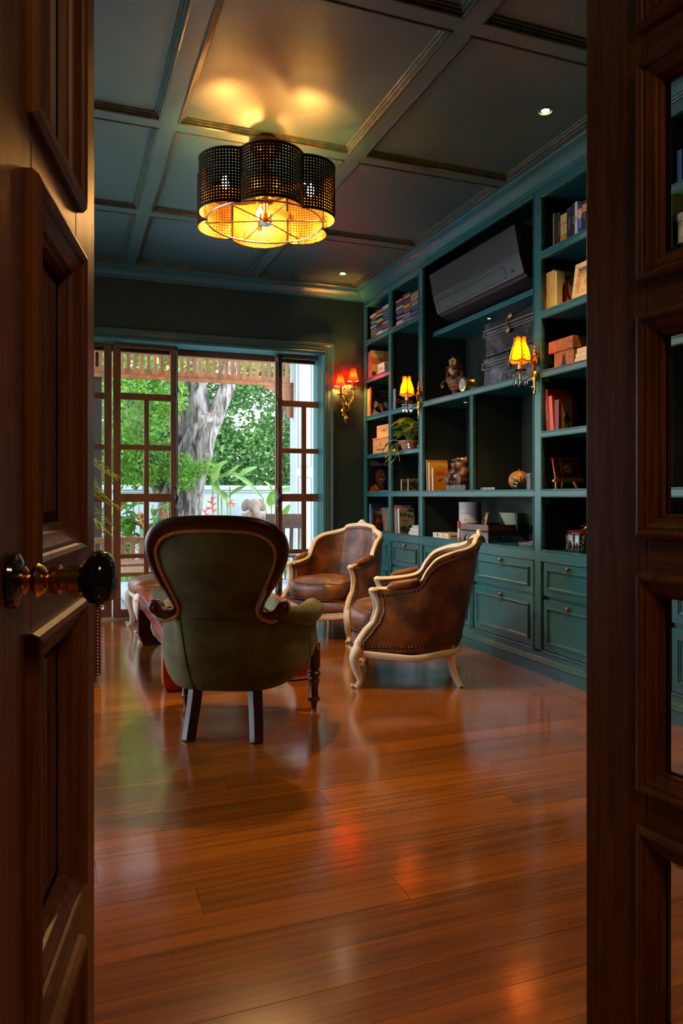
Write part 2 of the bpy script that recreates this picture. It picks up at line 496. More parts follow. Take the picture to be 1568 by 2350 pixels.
# ------------------------------------------------------------------ sliding glazed doors to the terrace
def slider(n, x0, w, y, bolt):
    d = sempty('door_%d' % n)
    t = 0.021
    zt = 2.452
    MB().box(x0, x0 + 0.064, y - t, y + t, 0.012, zt).build('stile', teak2, d, bevel=0.003)
    MB().box(x0 + w - 0.066, x0 + w, y - t, y + t, 0.012, zt).build('stile', teak2, d, bevel=0.003)
    a, b = x0 + 0.064, x0 + w - 0.066
    for za, zb in ((0.012, 0.081), (1.041, 1.116), (1.959, 2.017), (2.425, zt)):
        MB().box(a, b, y - t, y + t, za, zb).build('rail', teak2, d, bevel=0.003)
    xm = x0 + 0.287
    for za, zb in ((0.081, 1.041), (1.116, 1.959)):
        MB().box(xm - 0.022, xm + 0.022, y - t + 0.003, y + t - 0.003, za, zb).build('muntin', teak2, d, bevel=0.004)
    for za, zb in ((0.537, 0.577), (1.509, 1.556)):
        MB().box(a, xm - 0.022, y - t + 0.003, y + t - 0.003, za, zb).build('muntin', teak2, d, bevel=0.004)
        MB().box(xm + 0.022, b, y - t + 0.003, y + t - 0.003, za, zb).build('muntin', teak2, d, bevel=0.004)
    MB().box(a, b, y - 0.003, y + 0.003, 2.017, 2.425).build('pane', glassp, d)
    for za, zb in ((0.081, 0.537), (0.577, 1.041), (1.116, 1.509), (1.556, 1.959)):
        MB().box(a, xm - 0.022, y - 0.003, y + 0.003, za, zb).build('pane', glassp, d)
        MB().box(xm + 0.022, b, y - 0.003, y + 0.003, za, zb).build('pane', glassp, d)
    if bolt is not None:
        xb = x0 + bolt; mb = MB()
        mb.tube([(xb, y - t - 0.012, 0.05), (xb, y - t - 0.012, 2.47)], 0.007, 8)
        bo = mb.build('espagnolette_bolt', ironm, d, smooth=True)
        for zc in (0.2, 1.99, 2.42):
            MB().lathe([(0.004, -0.05), (0.010, -0.045), (0.012, -0.02), (0.017, -0.008), (0.018, 0.008), (0.012, 0.02), (0.010, 0.045), (0.004, 0.05)], 10, (xb, y - t - 0.012, zc)).build('bolt_guide', ironm, bo, smooth=True)
        kn = MB()
        kn.lathe([(0.006, -0.13), (0.012, -0.12), (0.010, -0.10), (0.020, -0.09), (0.014, -0.07), (0.018, -0.05), (0.024, -0.03), (0.026, 0.0), (0.024, 0.03), (0.018, 0.05), (0.014, 0.07), (0.020, 0.09), (0.010, 0.10), (0.012, 0.12), (0.006, 0.13)], 12, (xb, y - t - 0.010, 1.08))
        kn.ell((xb + 0.006, y - t - 0.034, 1.08), (0.021, 0.014, 0.034), 12, 8)
        kn.build('bolt_handle', ironm, bo, smooth=True)
    return d
slider(1, -0.16, 0.567, 6.905, None)
slider(2, 0.416, 0.567, 6.85, 0.545)
slider(3, 1.909, 0.567, 6.85, 0.022)
slider(4, -0.72, 0.567, 6.905, None)
head = MB().box(OPX0 + .012, OPX1 - .012, 6.93, 6.978, 2.40, 2.455)
struct(head.build('trim_4', teak2, bevel=0.004), 'brown wooden head above the sliding doors')
struct(MB().box(OPX0, OPX1, 6.78, 7.02, 0.0, 0.012).build('trim_5', M('sill_stone', (0.35, 0.30, 0.26), (0.28, 0.24, 0.2), sc=12, rough=0.35)), 'pale threshold under the sliding doors')
# ================================================================== teak double door in the foreground
BL = 0.53           # leaf width
ST = 0.127          # stile width to the outer edge of the mouldings
PZ = [(0.085, 0.485), (0.548, 0.957), (1.020, 1.438), (1.496, 1.905), (1.963, 2.375)]
def leaf(n, label, hinge, ang, knob):
    d = sempty('door_%d' % n, label)
    d.location = hinge; d.rotation_euler = (0, 0, ang)
    t = 0.021
    g = 0.030           # rail tongue hidden under the mouldings
    MB().box(0, ST + 0.02, -t, t, 0.012, 2.44).build('stile', teak, d, bevel=0.003)
    MB().box(BL - ST - 0.02, BL, -t, t, 0.012, 2.44).build('stile', teak, d, bevel=0.003)
    zs = [0.012] + [v for p in PZ for v in p] + [2.44]
    for i in range(0, len(zs), 2):
        MB().box(ST + 0.0205, BL - ST - 0.0205, -t, t, zs[i] - (0.02 if i else 0), zs[i + 1] + (0.02 if i < len(zs) - 2 else 0)).build('rail', rail_teak, d, bevel=0.002)
    prof = [(0.0, 0.0), (0.0, 0.006), (0.004, 0.012), (0.010, 0.014), (0.015, 0.011), (0.017, 0.007), (0.022, 0.007), (0.026, 0.004), (0.031, 0.001), (0.036, -0.001), (0.038, -0.006), (0.044, -0.007), (0.046, -0.018)]
    for za, zb in PZ:
        mo = MB()
        for sgn in (-1, 1):
            mo.ring((ST, BL - ST, za, zb), prof, lambda a, b, p, sgn=sgn: (a, sgn * (t + p), b))
        mo.build('pane_molding', teak, d)
        x0, x1, z0, z1 = ST + 0.046, BL - ST - 0.046, za + 0.046, zb - 0.046
        bv = 0.014
        gm = MB()
        # bevelled plate: both faces chamfered towards the edge
        fr = [(-0.001, 0.0012), (bv, 0.0035)]
        for sgn in (-1, 1):
            rows = [[(a, sgn * p, b) for a, b in ((x0 + o, z0 + o), (x1 - o, z0 + o), (x1 - o, z1 - o), (x0 + o, z1 - o))] for o, p in fr]
            gm.grid(rows, cv=True)
            gm.add([(x0 + bv, sgn * 0.0035, z0 + bv), (x1 - bv, sgn * 0.0035, z0 + bv), (x1 - bv, sgn * 0.0035, z1 - bv), (x0 + bv, sgn * 0.0035, z1 - bv)], [(0, 1, 2, 3)])
        gm.build('pane', glassp, d)
    for zc in (0.25, 1.2, 2.2):
        MB().lathe([(0.0, -0.05), (0.006, -0.048), (0.006, 0.048), (0.0, 0.05)], 8, (-0.004, knob * (-t), zc)).build('hinge', brass, d, smooth=True)
    # knob and backplate on both faces
    xk, zk = 0.462, 1.019
    for sgn in (1, -1):
        R = Matrix.Rotation(-sgn * PI / 2, 4, 'X')
        q = lambda pr, k: [(r * k, z) for r, z in pr]
        ro = MB().lathe(q([(0.0, 0.0), (0.030, 0.0), (0.034, 0.004), (0.032, 0.008), (0.024, 0.011), (0.012, 0.012), (0.0, 0.012)], .80), 24, (xk, sgn * t, zk), R)
        ro = ro.build('rose', blackm, d, smooth=True)
        MB().lathe(q([(0.0, 0.010), (0.011, 0.010), (0.012, 0.014), (0.008, 0.017), (0.012, 0.021), (0.0145, 0.026), (0.012, 0.031), (0.007, 0.034), (0.011, 0.037), (0.013, 0.040), (0.013, 0.046), (0.010, 0.048), (0.010, 0.053), (0.0135, 0.055), (0.0135, 0.065), (0.0, 0.066)], 1.12), 20, (xk, sgn * t, zk), R).build('knob_shank', brass, ro, smooth=True)
        MB().lathe(q([(0.0, 0.064), (0.014, 0.064), (0.016, 0.067), (0.022, 0.069), (0.031, 0.076), (0.0335, 0.083), (0.031, 0.090), (0.024, 0.095), (0.014, 0.098), (0.0, 0.099)], .84), 28, (xk, sgn * t, zk), R).build('knob', blackm, ro, smooth=True)
    return d
def hinge_rot(dx, dy): return math.atan2(dy, dx)
aL = math.radians(11.7); aR = math.radians(-8.2)
dl = (-math.sin(aL), -math.cos(aL)); dr = (-math.sin(aR), -math.cos(aR))
# shift each leaf so that the face the camera sees passes through the measured hinge line
leaf(5, 'open teak glazed door with black and brass knob', (0.046 - 0.021 * 0.979, 1.22 + 0.021 * 0.203, 0), hinge_rot(*dl), 1)
leaf(6, 'open teak glazed door with wide plain stile', (0.9906 + 0.021 * 0.9898, 1.22 + 0.021 * 0.1426, 0), hinge_rot(*dr), -1)
fr = MB().box(-0.06, -0.02, 1.225, 1.36, 0, 2.46).box(1.795, 1.82, 1.225, 1.36, 0, 2.46).box(-0.06, 1.82, 1.225, 1.36, 2.445, 2.47)
struct(fr.build('trim_6', teak), 'teak lining of the doorway')
# ================================================================== built-in bookcase
XF, XBK = 2.76, 3.18
bc = thing('bookcase', 'teal painted built-in bookcase with drawers below along the room', 'bookcase', (0, 0, 0))
innerm = M('inner_shade_paint', (0.010, 0.020, 0.016), (0.008, 0.016, 0.013), sc=3, rough=0.55)  # shade inside the shelves is put into this near-black base colour
MB().box(XBK, XBK + 0.018, YF, YB, 0.0, 2.995).build('back_panel', innerm, bc)
# stiles (y0,y1,z0,z1)
stiles = [(6.632, 6.68, 0.13, 2.995), (6.036, 6.084, 0.13, 2.995), (5.419, 5.482, 0.13, 2.995), (3.812, 3.893, 0.13, 2.995), (3.245, 3.300, 0.13, 2.995), (2.79, 2.85, 0.13, 2.995),
          (4.628, 4.658, 1.13, 1.83), (1.36, 1.42, 0.13, 2.995), (4.628, 4.658, 0.13, 0.70)]
for y0, y1, z0, z1 in stiles:
    MB().box(XF, XF + 0.022, y0, y1, z0, z1).build('stile', teal, bc, bevel=0.0015)
    if z0 < 0.2 and z1 > 1: MB().box(XF + 0.022, XBK, (y0 + y1) / 2 - 0.012, (y0 + y1) / 2 + 0.012, 0.13, 2.995).build('side_panel', innerm, bc)
    elif z1 > 1: MB().box(XF + 0.022, XBK, (y0 + y1) / 2 - 0.01, (y0 + y1) / 2 + 0.01, z0, z1).build('side_panel', innerm, bc)
# bays: (y0,y1, list of opening z ranges)
Z = [(0.762, 1.092), (1.136, 1.458), (1.492, 1.826), (1.866, 2.192), (2.235, 2.562), (2.602, 2.940)]
bays = [
    (6.084, 6.632, Z),
    (5.482, 6.036, [Z[0], Z[1], Z[2], (1.866, 2.562), Z[5]]),
    (3.893, 5.419, [Z[0]]),
    (4.658, 5.419, [(1.136, 1.826)]),
    (3.893, 4.628, [(1.136, 1.826)]),
    (3.893, 5.419, [(1.866, 2.975)]),
    (3.300, 3.812, Z),
    (2.85, 3.245, Z),
    (1.42, 2.79, [Z[0], (1.136, 1.826), (1.866, 2.562), Z[5]]),
]
bead = [(-0.007, 0.0), (-0.007, 0.003), (-0.004, 0.006), (-0.001, 0.006), (0.001, 0.003), (0.003, 0.002), (0.004, -0.002), (0.004, -0.02)]
for y0, y1, zz in bays:
    for z0, z1 in zz:
        MB().ring((y0, y1, z0, z1), bead, lambda a, b, p: (XF - p, a, b)).build('bead_molding', worn, bc, smooth=True, ang=0.5)
# shelves: front rail + board
def shelf(y0, y1, zb, zt, ya=None, yb=None):
    MB().box(XF, XF + 0.022, y0, y1, zb, zt).build('rail', teal, bc, bevel=0.0015)
    MB().box(XF + 0.022, XBK, y0, y1, zb + 0.004, zt).build('shelf', teal, bc)
full = [(6.084, 6.632), (5.482, 6.036), (3.893, 5.419), (3.300, 3.812), (2.85, 3.245), (1.42, 2.79)]
for y0, y1 in full:
    shelf(y0, y1, 0.694, 0.762)
    shelf(y0, y1, 1.092, 1.136)
    shelf(y0, y1, 1.826, 1.866)
    if not (y0 in (3.893,)): shelf(y0, y1, 2.940, 2.995)
for y0, y1 in ((6.084, 6.632), (5.482, 6.036), (3.300, 3.812), (2.85, 3.245)): shelf(y0, y1, 1.458, 1.492)
for y0, y1 in ((6.084, 6.632), (3.300, 3.812), (2.85, 3.245)): shelf(y0, y1, 2.192, 2.235)
for y0, y1 in ((6.084, 6.632), (5.482, 6.036), (3.300, 3.812), (2.85, 3.245), (1.42, 2.79)): shelf(y0, y1, 2.562, 2.602)
MB().box(XF, XF + 0.022, 3.893, 5.419, 2.975, 2.995).build('rail', teal, bc)
MB().box(2.855, XBK, 3.893, 5.419, 2.405, 2.445).build('shelf', teal, bc, bevel=0.002)     # under the air conditioner
# plinth
MB().box(XF - 0.012, XBK, YF, YB, 0.0, 0.066).build('plinth', teal, bc)
pp = [(0.0, 0.066), (0.014, 0.066), (0.019, 0.071), (0.019, 0.077), (0.014, 0.082), (0.014, 0.088), (0.009, 0.091), (0.007, 0.099), (0.0, 0.105), (-0.01, 0.107)]
MB().sweep(pp, [lambda o, z: (XF - o, YB, z), lambda o, z: (XF - o, YF, z)]).build('plinth_molding', worn, bc)
MB().box(XF, XBK, YF, YB, 0.066, 0.143).build('base_rail', teal, bc)
# drawers, inset, with panel moulding and ring pull
pm = [(0.0, 0.0), (0.0, 0.008), (0.003, 0.012), (0.008, 0.012), (0.011, 0.006), (0.016, 0.005), (0.020, 0.0)]
def pull_mesh():
    mb = MB()
    R = Matrix.Rotation(-PI / 2, 4, 'Y')
    mb.lathe([(0.0, 0.0), (0.006, 0.0), (0.006, 0.006), (0.011, 0.010), (0.013, 0.016), (0.010, 0.022), (0.0, 0.025)], 12, (0, 0, 0), R)
    mb.tube([(-0.012, 0, -0.008), (-0.013, 0, -0.016), (-0.014, 0, -0.022)], 0.0028, 6)
    mb.tube([(-0.014, 0, -0.020), (-0.015, -0.009, -0.032), (-0.016, -0.004, -0.043), (-0.016, 0.0, -0.050), (-0.016, 0.004, -0.043), (-0.015, 0.009, -0.032)], 0.0030, 6, closed=True)
    return mb.mesh('pull', True)
pullm = pull_mesh()
def drawer(y0, y1, z0, z1):
    d = MB().box(XF + 0.006, XF + 0.10, y0, y1, z0, z1).build('drawer', teal, bc, bevel=0.0015)
    i = 0.042
    MB().ring((y0 + i, y1 - i, z0 + i, z1 - i), pm, lambda a, b, p: (XF + 0.006 - p, a, b)).build('panel_molding', worn, d)
    o = link('pull', pullm, oldbrass, d); o.location = (XF + 0.006, (y0 + y1) / 2, z1 - 0.022)
cols = [(6.084, 6.632), (5.482, 6.036), (4.658, 5.419), (3.893, 4.628), (3.300, 3.812), (2.85, 3.245), (2.13, 2.79), (1.42, 2.10)]
for y0, y1 in cols:
    MB().ring((y0, y1, 0.143, 0.694), bead, lambda a, b, p: (XF - p, a, b)).build('bead_molding', worn, bc, smooth=True, ang=0.5)
    drawer(y0 + 0.012, y1 - 0.012, 0.483, 0.690)
    drawer(y0 + 0.012, y1 - 0.012, 0.150, 0.458)
    MB().box(XF + 0.024, XF + 0.05, y0, y1, 0.455, 0.486).build('divider_rail', teal, bc)
MB().box(XF, XF + 0.03, 2.10, 2.13, 0.143, 0.694).build('stile', teal, bc)
# ================================================================== armchairs
leather = M('brown_leather', (0.28, 0.095, 0.020), (0.070, 0.023, 0.008), sc=8, rough=0.36, r2=0.44, lo=0.32, hi=0.62, bump=0.10, bsc=90, detail=5, spec=0.55)
leather_d = M('dark_leather_gimp', (0.035, 0.013, 0.006), rough=0.4)
cream = M('cream_painted_wood', (0.80, 0.70, 0.54), (0.68, 0.56, 0.38), sc=14, rough=0.36, lo=0.4, hi=0.75)
nailm = M('bronze_nail', (0.22, 0.12, 0.06), rough=0.35, metal=0.9)

def nail_add(mb, p, n, r=0.0055):
    n = Vector(n).normalized(); u = n.orthogonal().normalized(); w = n.cross(u); p = Vector(p)
    k = 6
    ring1 = [p + (u * math.cos(2 * PI * i / k) + w * math.sin(2 * PI * i / k)) * r for i in range(k)]
    ring2 = [p + n * r * 0.6 + (u * math.cos(2 * PI * i / k) + w * math.sin(2 * PI * i / k)) * r * 0.6 for i in range(k)]
    vs_ = ring1 + ring2 + [p + n * r * 0.85]
    fs = [(i, (i + 1) % k, (i + 1) % k + k, i + k) for i in range(k)] + [(i + k, (i + 1) % k + k, 2 * k) for i in range(k)]
    mb.add(vs_, fs)
def along(pts, step):
    P = [Vector(p) for p in pts]; out = []; acc = 0.0
    for a, b in zip(P, P[1:]):
        L = (b - a).length
        while acc < L:
            out.append((a.lerp(b, acc / L) if L > 0 else a, (b - a).normalized())); acc += step
        acc -= L
    return out

def make_bergere(label, loc, rz, group):
    t = thing('bergere_armchair', label, 'armchair', loc, rz, group)
    top_h = [(.292, -.080, .548), (.300, -.165, .553), (.316, -.29, .572), (.322, -.345, .600), (.323, -.385, .665), (.320, -.44, .722), (.300, -.53, .757), (.240, -.62, .777), (.165, -.668, .800), (.135, -.682, .826), (.07, -.698, .838), (0, -.703, .842)]
    bas_h = [(.318, -.010, .205), (.326, -.12, .205), (.330, -.23, .205), (.329, -.28, .205), (.325, -.33, .205), (.316, -.38, .205), (.290, -.445, .205), (.235, -.51, .205), (.175, -.543, .205), (.14, -.555, .205), (.07, -.570, .205), (0, -.575, .205)]
    def full(h):
        c = catmull(h, 5)
        return c + [Vector((-p.x, p.y, p.z)) for p in reversed(c[:-1])]
    TOP = full(top_h); BAS = full(bas_h); n = len(TOP)
    yf = [(.20, .010), (.26, .004), (.32, -.045), (.38, -.090), (.44, -.112), (.50, -.106), (.548, -.080)]
    NS = 12
    def surf(off, bulge):
        rows = []
        for i in range(n):
            a = i / (n - 1); e = min(a, 1 - a) * 2
            tan = (TOP[min(i + 1, n - 1)] - TOP[max(i - 1, 0)]); nrm = Vector((tan.y, -tan.x, 0))
            if i == 0 or i == n - 1: pass
            nrm = nrm.normalized() if nrm.length > 1e-6 else Vector((1, 0, 0))
            if nrm.dot(Vector((BAS[i].x, BAS[i].y + 0.25, 0))) < 0: nrm = -nrm
            row = []
            for j in range(NS + 1):
                s = j / NS
                p = BAS[i].lerp(TOP[i], s)
                bl = max(0.0, 1 - e * 7)
                if bl > 0:
                    p.y += (sm(yf, p.z) - lerp(BAS[i].y, TOP[i].y, s)) * bl if False else (sm(yf, p.z) - lerp(-.010, -.080, s)) * bl
                p += nrm * (off + bulge * math.sin(PI * min(1, s * 1.05)))
                row.append(p)
            rows.append(row)
        return rows
    OUT = surf(0.004, 0.010); INN = surf(-0.045, -0.004)
    sh = MB()
    sh.grid(OUT); sh.grid(INN)
    for i in range(n - 1):
        sh.add([OUT[i][-1], OUT[i + 1][-1], INN[i + 1][-1], INN[i][-1]], [(0, 1, 2, 3)])
    for i in (0, n - 1):
        for j in range(NS): sh.add([OUT[i][j], OUT[i][j + 1], INN[i][j + 1], INN[i][j]], [(0, 1, 2, 3)])
    sh.build('back_upholstery', leather, t, smooth=True, ang=1.0)
    # cream frame: top rail and arm supports in one run on each side
    mid = [(OUT[i][-1] + INN[i][-1]) / 2 for i in range(n)]
    rl = MB()
    rl.tube([m + Vector((0, 0, 0.008)) for m in mid], [(0.012, 0.021)] * n, 10)
    rl.tube([m + Vector((0, 0, 0.019)) for m in mid], [(0.005, 0.009)] * n, 8)
    rl.build('top_rail', cream, t, smooth=True)
    for sgn in (1, -1):
        pts = [(sgn * (.292 + (.548 - z) * .06), sm(yf, z) + 0.012 + (0.012 if z > .53 else 0), z) for z in (.556, .53, .49, .45, .41, .37, .33, .29, .25, .21)]
        ar = MB().tube(pts, [(0.021, 0.017), (0.020, .016), (.018, .015), (.018, .015), (.018, .016), (.019, .017), (.021, .019), (.023, .021), (.025, .023), (.027, .025)], 10)
        ar.ell((sgn * .292, -.070, .555), (.026, .030, .018), 10, 6)
        ar.tube([(x, y + 0.022, z) for x, y, z in pts[1:-1]], 0.007, 6)
        ar.build('arm_support', cream, t, smooth=True)
        pad = MB().tube([(sgn * .296, -.150, .572), (sgn * .300, -.175, .582), (sgn * .306, -.225, .590), (sgn * .314, -.285, .600), (sgn * .320, -.325, .612), (sgn * .321, -.338, .612)], [.008, .024, .027, .027, .022, .008], 10)
        pad.build('arm_pad', leather, t, smooth=True)
        fl_ = MB().tube(catmull([(sgn * .318, .012, .225), (sgn * .330, .034, .185), (sgn * .332, .036, .145), (sgn * .326, .020, .09), (sgn * .322, .004, .045), (sgn * .328, .012, .018), (sgn * .334, .026, .0)], 4),
                        [lerp(.036, .018, min(1, i / 17)) if i < 20 else .020 for i in range(25)], 10)
        for dx, dy, dz, r in ((.012, .028, .175, .013), (.02, .024, .15, .011), (.004, .032, .15, .011), (.012, .026, .127, .009), (.0, .022, .012, .010)):
            fl_.ell((sgn * (.330 + dx * .6), .034 + dy * .6, dz), (r, r, r * 1.2), 8, 6)
        fl_.build('leg', cream, t, smooth=True)
        MB().tube(catmull([(sgn * .205, -.505, .225), (sgn * .212, -.515, .16), (sgn * .222, -.525, .10), (sgn * .236, -.545, .045), (sgn * .250, -.570, .0)], 4), [lerp(.034, .019, min(1, i / 13)) for i in range(17)], 10).build('leg', cream, t, smooth=True)
    # apron: front bow and sides/back
    fb = [(x, .030 + .045 * math.cos(x / .32 * PI / 2) ** 0.8 if abs(x) < .32 else .03, .200 - .028 * math.cos(x / .32 * PI / 2)) for x in [(-.315 + .63 * k / 20) for k in range(21)]]
    ap_ = MB().tube(fb, [(0.024, 0.016)] * 21, 8)
    ap_.tube([(x, y + .010, z + .02) for x, y, z in fb], 0.006, 6)
    bas = [OUT[i][0] + Vector((0, 0, -.010 - .022 * math.sin(PI * min(1, max(0, (min(i, n - 1 - i)) / (n * .28)))) )) for i in range(n)]
    ap_.tube(bas, [(0.021, 0.016)] * n, 8)
    ap_.build('apron', cream, t, smooth=True)
    # leather front border and loose cushion
    bd = MB(); rows = []
    for x, y, z in fb:
        rows.append([(x * .96, y - .02, z + .01), (x * .96, y + .004, z + .03), (x * .96, y + .010, z + .06), (x * .96, y - .004, .288), (x * .95, y - .06, .30)])
    bd.grid(rows); bd.build('front_border', leather, t, smooth=True)
    MB().box(-.27, .27, -.48, .02, .18, .285).build('seat_base', leather_d, t)
    def cush(a, z): return (0, 0)
    rows = []
    prof = [(0.80, .300), (0.955, .302), (0.99, .318), (1.012, .35), (1.014, .385), (0.985, .418), (0.95, .428), (0.80, .448), (0.5, .462), (0.2, .466)]
    NA = 48
    for f, z in prof:
        row = []
        for k in range(NA):
            a = 2 * PI * k / NA; ca, sa = math.cos(a), math.sin(a)
            e = 0.55
            x = .272 * math.copysign(abs(ca) ** e, ca); yy = math.copysign(abs(sa) ** e, sa)
            y = -.205 + (.265 if yy > 0 else .285) * yy
            w = 1 + .010 * math.sin(9 * a + z * 40) * (1 if f > .6 else .3)
            if yy < 0: x *= 1 - .18 * yy * yy
            row.append((x * f * w, -.205 + (y + .205) * f * w + (.03 * (1 - (x / .272) ** 2) if yy > 0 else 0) * f, z + (.006 * math.sin(7 * a) if .5 < f < .96 and z > .42 else 0)))
        rows.append(row)
    cu = MB().grid(rows, cv=True, capu=True).build('seat_cushion', leather, t, smooth=True, ang=1.2)
    for zi in (1, 6):
        MB().tube([Vector(p) * 1.0 for p in rows[zi]], 0.0055, 6, closed=True).build('piping', leather_d if zi == 1 else leather, cu, smooth=True)
    # gimp strips with nails
    gi = MB(); nl = MB()
    def nailed(path, nrmf, step=.021):
        gi.tube(path, [(0.008, 0.004)] * len(path), 6)
        for p, d in along(path, step): nail_add(nl, p + Vector(nrmf(p)) * .004, nrmf(p))
    rad = lambda p: (p.x, (p.y + .22) * 1.1, 0.05)
    nailed([OUT[i][-1] + Vector((0, 0, -.024)) for i in range(n)], rad)
    nailed([OUT[i][1] + Vector((0, 0, -.003)) for i in range(n)], rad)
    nailed([OUT[0][j] + Vector((.002, -.022, 0)) for j in range(NS + 1)], lambda p: (1, 0, 0))
    nailed([OUT[-1][j] + Vector((-.002, -.022, 0)) for j in range(NS + 1)], lambda p: (-1, 0, 0))
    nailed([INN[i][-1] + Vector((0, 0, -.024)) for i in range(2, n - 2)], lambda p: (-p.x, -(p.y + .22), 0.1), .018)
    nailed([(x * .96, y + .008, z + .028) for x, y, z in fb], lambda p: (p.x * .5, 1, 0.1), .016)
    gi.build('gimp', leather_d, t, smooth=True); nl.build('nailheads', nailm, t, smooth=True)['kind'] = 'stuff'
    cr_ = MB()
    for x, z, r in ((0, .875, .020), (.022, .866, .016), (-.022, .866, .016), (.042, .858, .011), (-.042, .858, .011), (0, .855, .020), (.012, .884, .010), (-.012, .884, .010)):
        cr_.ell((x, -.695, z), (r, r * .8, r), 10, 7)
    cr_.build('crest_carving', cream, t, smooth=True)
    return t
berg = make_bergere('brown leather cream-framed armchair seen side-on in front of the drawers', (1.738, 4.195, 0), math.radians(63.7), 'matching bergere armchairs')
dup(berg, (1.818, 5.407, 0), math.radians(125.5), 'brown leather cream-framed armchair facing forward beside the terrace doors')

# ------------------------------------------------------------------ green velvet spoon-back armchair
velvet = M('olive_velvet', (0.125, 0.118, 0.010), (0.036, 0.034, 0.004), sc=5, st=(1, 1, 1.8), rough=0.75, lo=0.3, hi=0.7, sheen=0.12, bump=0.08, bsc=300)
mahog = M('dark_mahogany', (0.060, 0.011, 0.007), (0.032, 0.007, 0.004), sc=8, st=(3, 3, 1), rough=0.3, coat=0.1)
gimpm = M('gold_braid', (0.62, 0.32, 0.05), (0.40, 0.19, 0.03), sc=120, rough=0.6)
def make_spoon(loc, rz):
    t = thing('spoonback_armchair', 'green velvet armchair with dark mahogany spoon back, seen from behind', 'armchair', loc, rz)
    bend = lambda x: 0.35 * x * x
    def P(x, z, off=0.0):       # point on the leaning back sheet; off = towards the rear (camera side)
        yb = -.020 - (z - .30) * .20 + bend(x)
        return Vector((x, yb - off, z))
    outer = [(.0, 1.016), (.10, 1.014), (.19, 1.004), (.26, .976), (.298, .935), (.314, .885), (.310, .835), (.293, .78), (.262, .72), (.230, .67), (.208, .635), (.202, .612), (.222, .600), (.248, .604), (.262, .622), (.275, .640), (.300, .640), (.312, .618), (.305, .592), (.285, .575), (.255, .566)]
    inner = [(.0, .950), (.09, .948), (.165, .940), (.22, .920), (.250, .890), (.262, .855), (.258, .815), (.243, .765), (.218, .71), (.195, .66), (.180, .625), (.176, .602), (.182, .580), (.195, .566), (.210, .558), (.225, .553), (.235, .551), (.245, .551), (.250, .552), (.253, .556), (.255, .562)]
    fr_ = MB()
    def cur(pts): return catmull([(x, z, 0) for x, z in pts], 4)
    for sgn in (1, -1):
        o_ = cur(outer); i_ = cur(inner)
        rows = []
        for a, b in zip(o_, i_):
            m = (a + b) / 2
            rows.append([P(sgn * a.x, a.y, -.022), P(sgn * a.x, a.y, .020), P(sgn * lerp(a.x, b.x, .2), lerp(a.y, b.y, .2), .029), P(sgn * m.x, m.y, .031), P(sgn * lerp(a.x, b.x, .85), lerp(a.y, b.y, .85), .024), P(sgn * b.x, b.y, .014), P(sgn * b.x, b.y, -.022)])
        fr_.grid(rows, cv=True)
        R = Matrix.Rotation(PI / 2, 4, 'X')
        fr_.lathe([(0.0, -.032), (.022, -.032), (.029, -.026), (.029, .026), (.022, .032), (0, .032)], 16, P(sgn * .284, .608), R)
        fr_.lathe([(0.0, -.036), (.010, -.036), (.012, -.030), (.012, .03), (0, .036)], 12, P(sgn * .284, .608), R)
    fr_.build('back_frame', mahog, t, smooth=True, ang=0.8)
    # upholstered panel inside the frame (rear face) and its front
    pn = MB()
    full = cur(inner)
    for off, bul in ((.016, .018), (-.035, -.05)):
        rows = []
        for k, b in enumerate(full[:52]):
            rows.append([P(lerp(-b.x, b.x, j / 12), b.y, off + bul * (1 - abs(lerp(-1, 1, j / 12)) ** 2.5) * min(1, (.965 - b.y) * 8)) for j in range(13)])
        pn.grid(rows)
    pn.build('back_panel', velvet, t, smooth=True)
    br = MB()
    gp = [P(-p.x, p.y, .020) for p in reversed(full)] + [P(p.x, p.y, .020) for p in full[1:]]
    for p, d in along(gp, .0085):
        br.ell(p, (.0088, .006, .0088), 6, 4)
    br.build('braid', gimpm, t, smooth=True)['kind'] = 'stuff'
    # tub body: U in plan, from arm front round the back
    top_h = [(.348, .42, .530), (.350, .34, .530), (.342, .26, .532), (.325, .17, .540), (.295, .085, .552), (.255, .015, .575), (.205, -.035, .605), (.19, -.075, .63), (.12, -.10, .635), (0, -.105, .635)]
    bas_h = [(.335, .50, .30), (.335, .40, .285), (.325, .30, .27), (.305, .21, .255), (.275, .13, .245), (.235, .065, .236), (.185, .02, .232), (.14, .0, .230), (.08, -.012, .230), (0, -.015, .230)]
    def fullc(h):
        c = catmull(h, 4)
        return c + [Vector((-p.x, p.y, p.z)) for p in reversed(c[:-1])]
    TOP = fullc(top_h); BAS = fullc(bas_h); n = len(TOP)
    bd = MB()
    for off in (0.0, -.07):
        rows = []
        for i in range(n):
            tan = BAS[min(i + 1, n - 1)] - BAS[max(i - 1, 0)]; nr = Vector((-tan.y, tan.x, 0)).normalized()
            if nr.dot(BAS[i] - Vector((0, .3, 0))) < 0: nr = -nr
            row = []
            for j in range(11):
                s = j / 10
                sx_ = s ** 1.25
                p = Vector((lerp(BAS[i].x, TOP[i].x, sx_), lerp(BAS[i].y, TOP[i].y, s), lerp(BAS[i].z, TOP[i].z, s)))
                p += nr * (.028 * math.sin(PI * s ** .7) * (1 if off == 0 else .3) + off)
                row.append(p)
            rows.append(row)
        bd.grid(rows)
        if off == 0.0: O = rows
        else: I = rows
    for i in range(n - 1):
        bd.add([O[i][0], O[i + 1][0], I[i + 1][0], I[i][0]], [(0, 1, 2, 3)])
    for i in (0, n - 1):
        for j in range(10): bd.add([O[i][j], O[i][j + 1], I[i][j + 1], I[i][j]], [(0, 1, 2, 3)])
    bd.build('tub_body', velvet, t, smooth=True, ang=1.2)
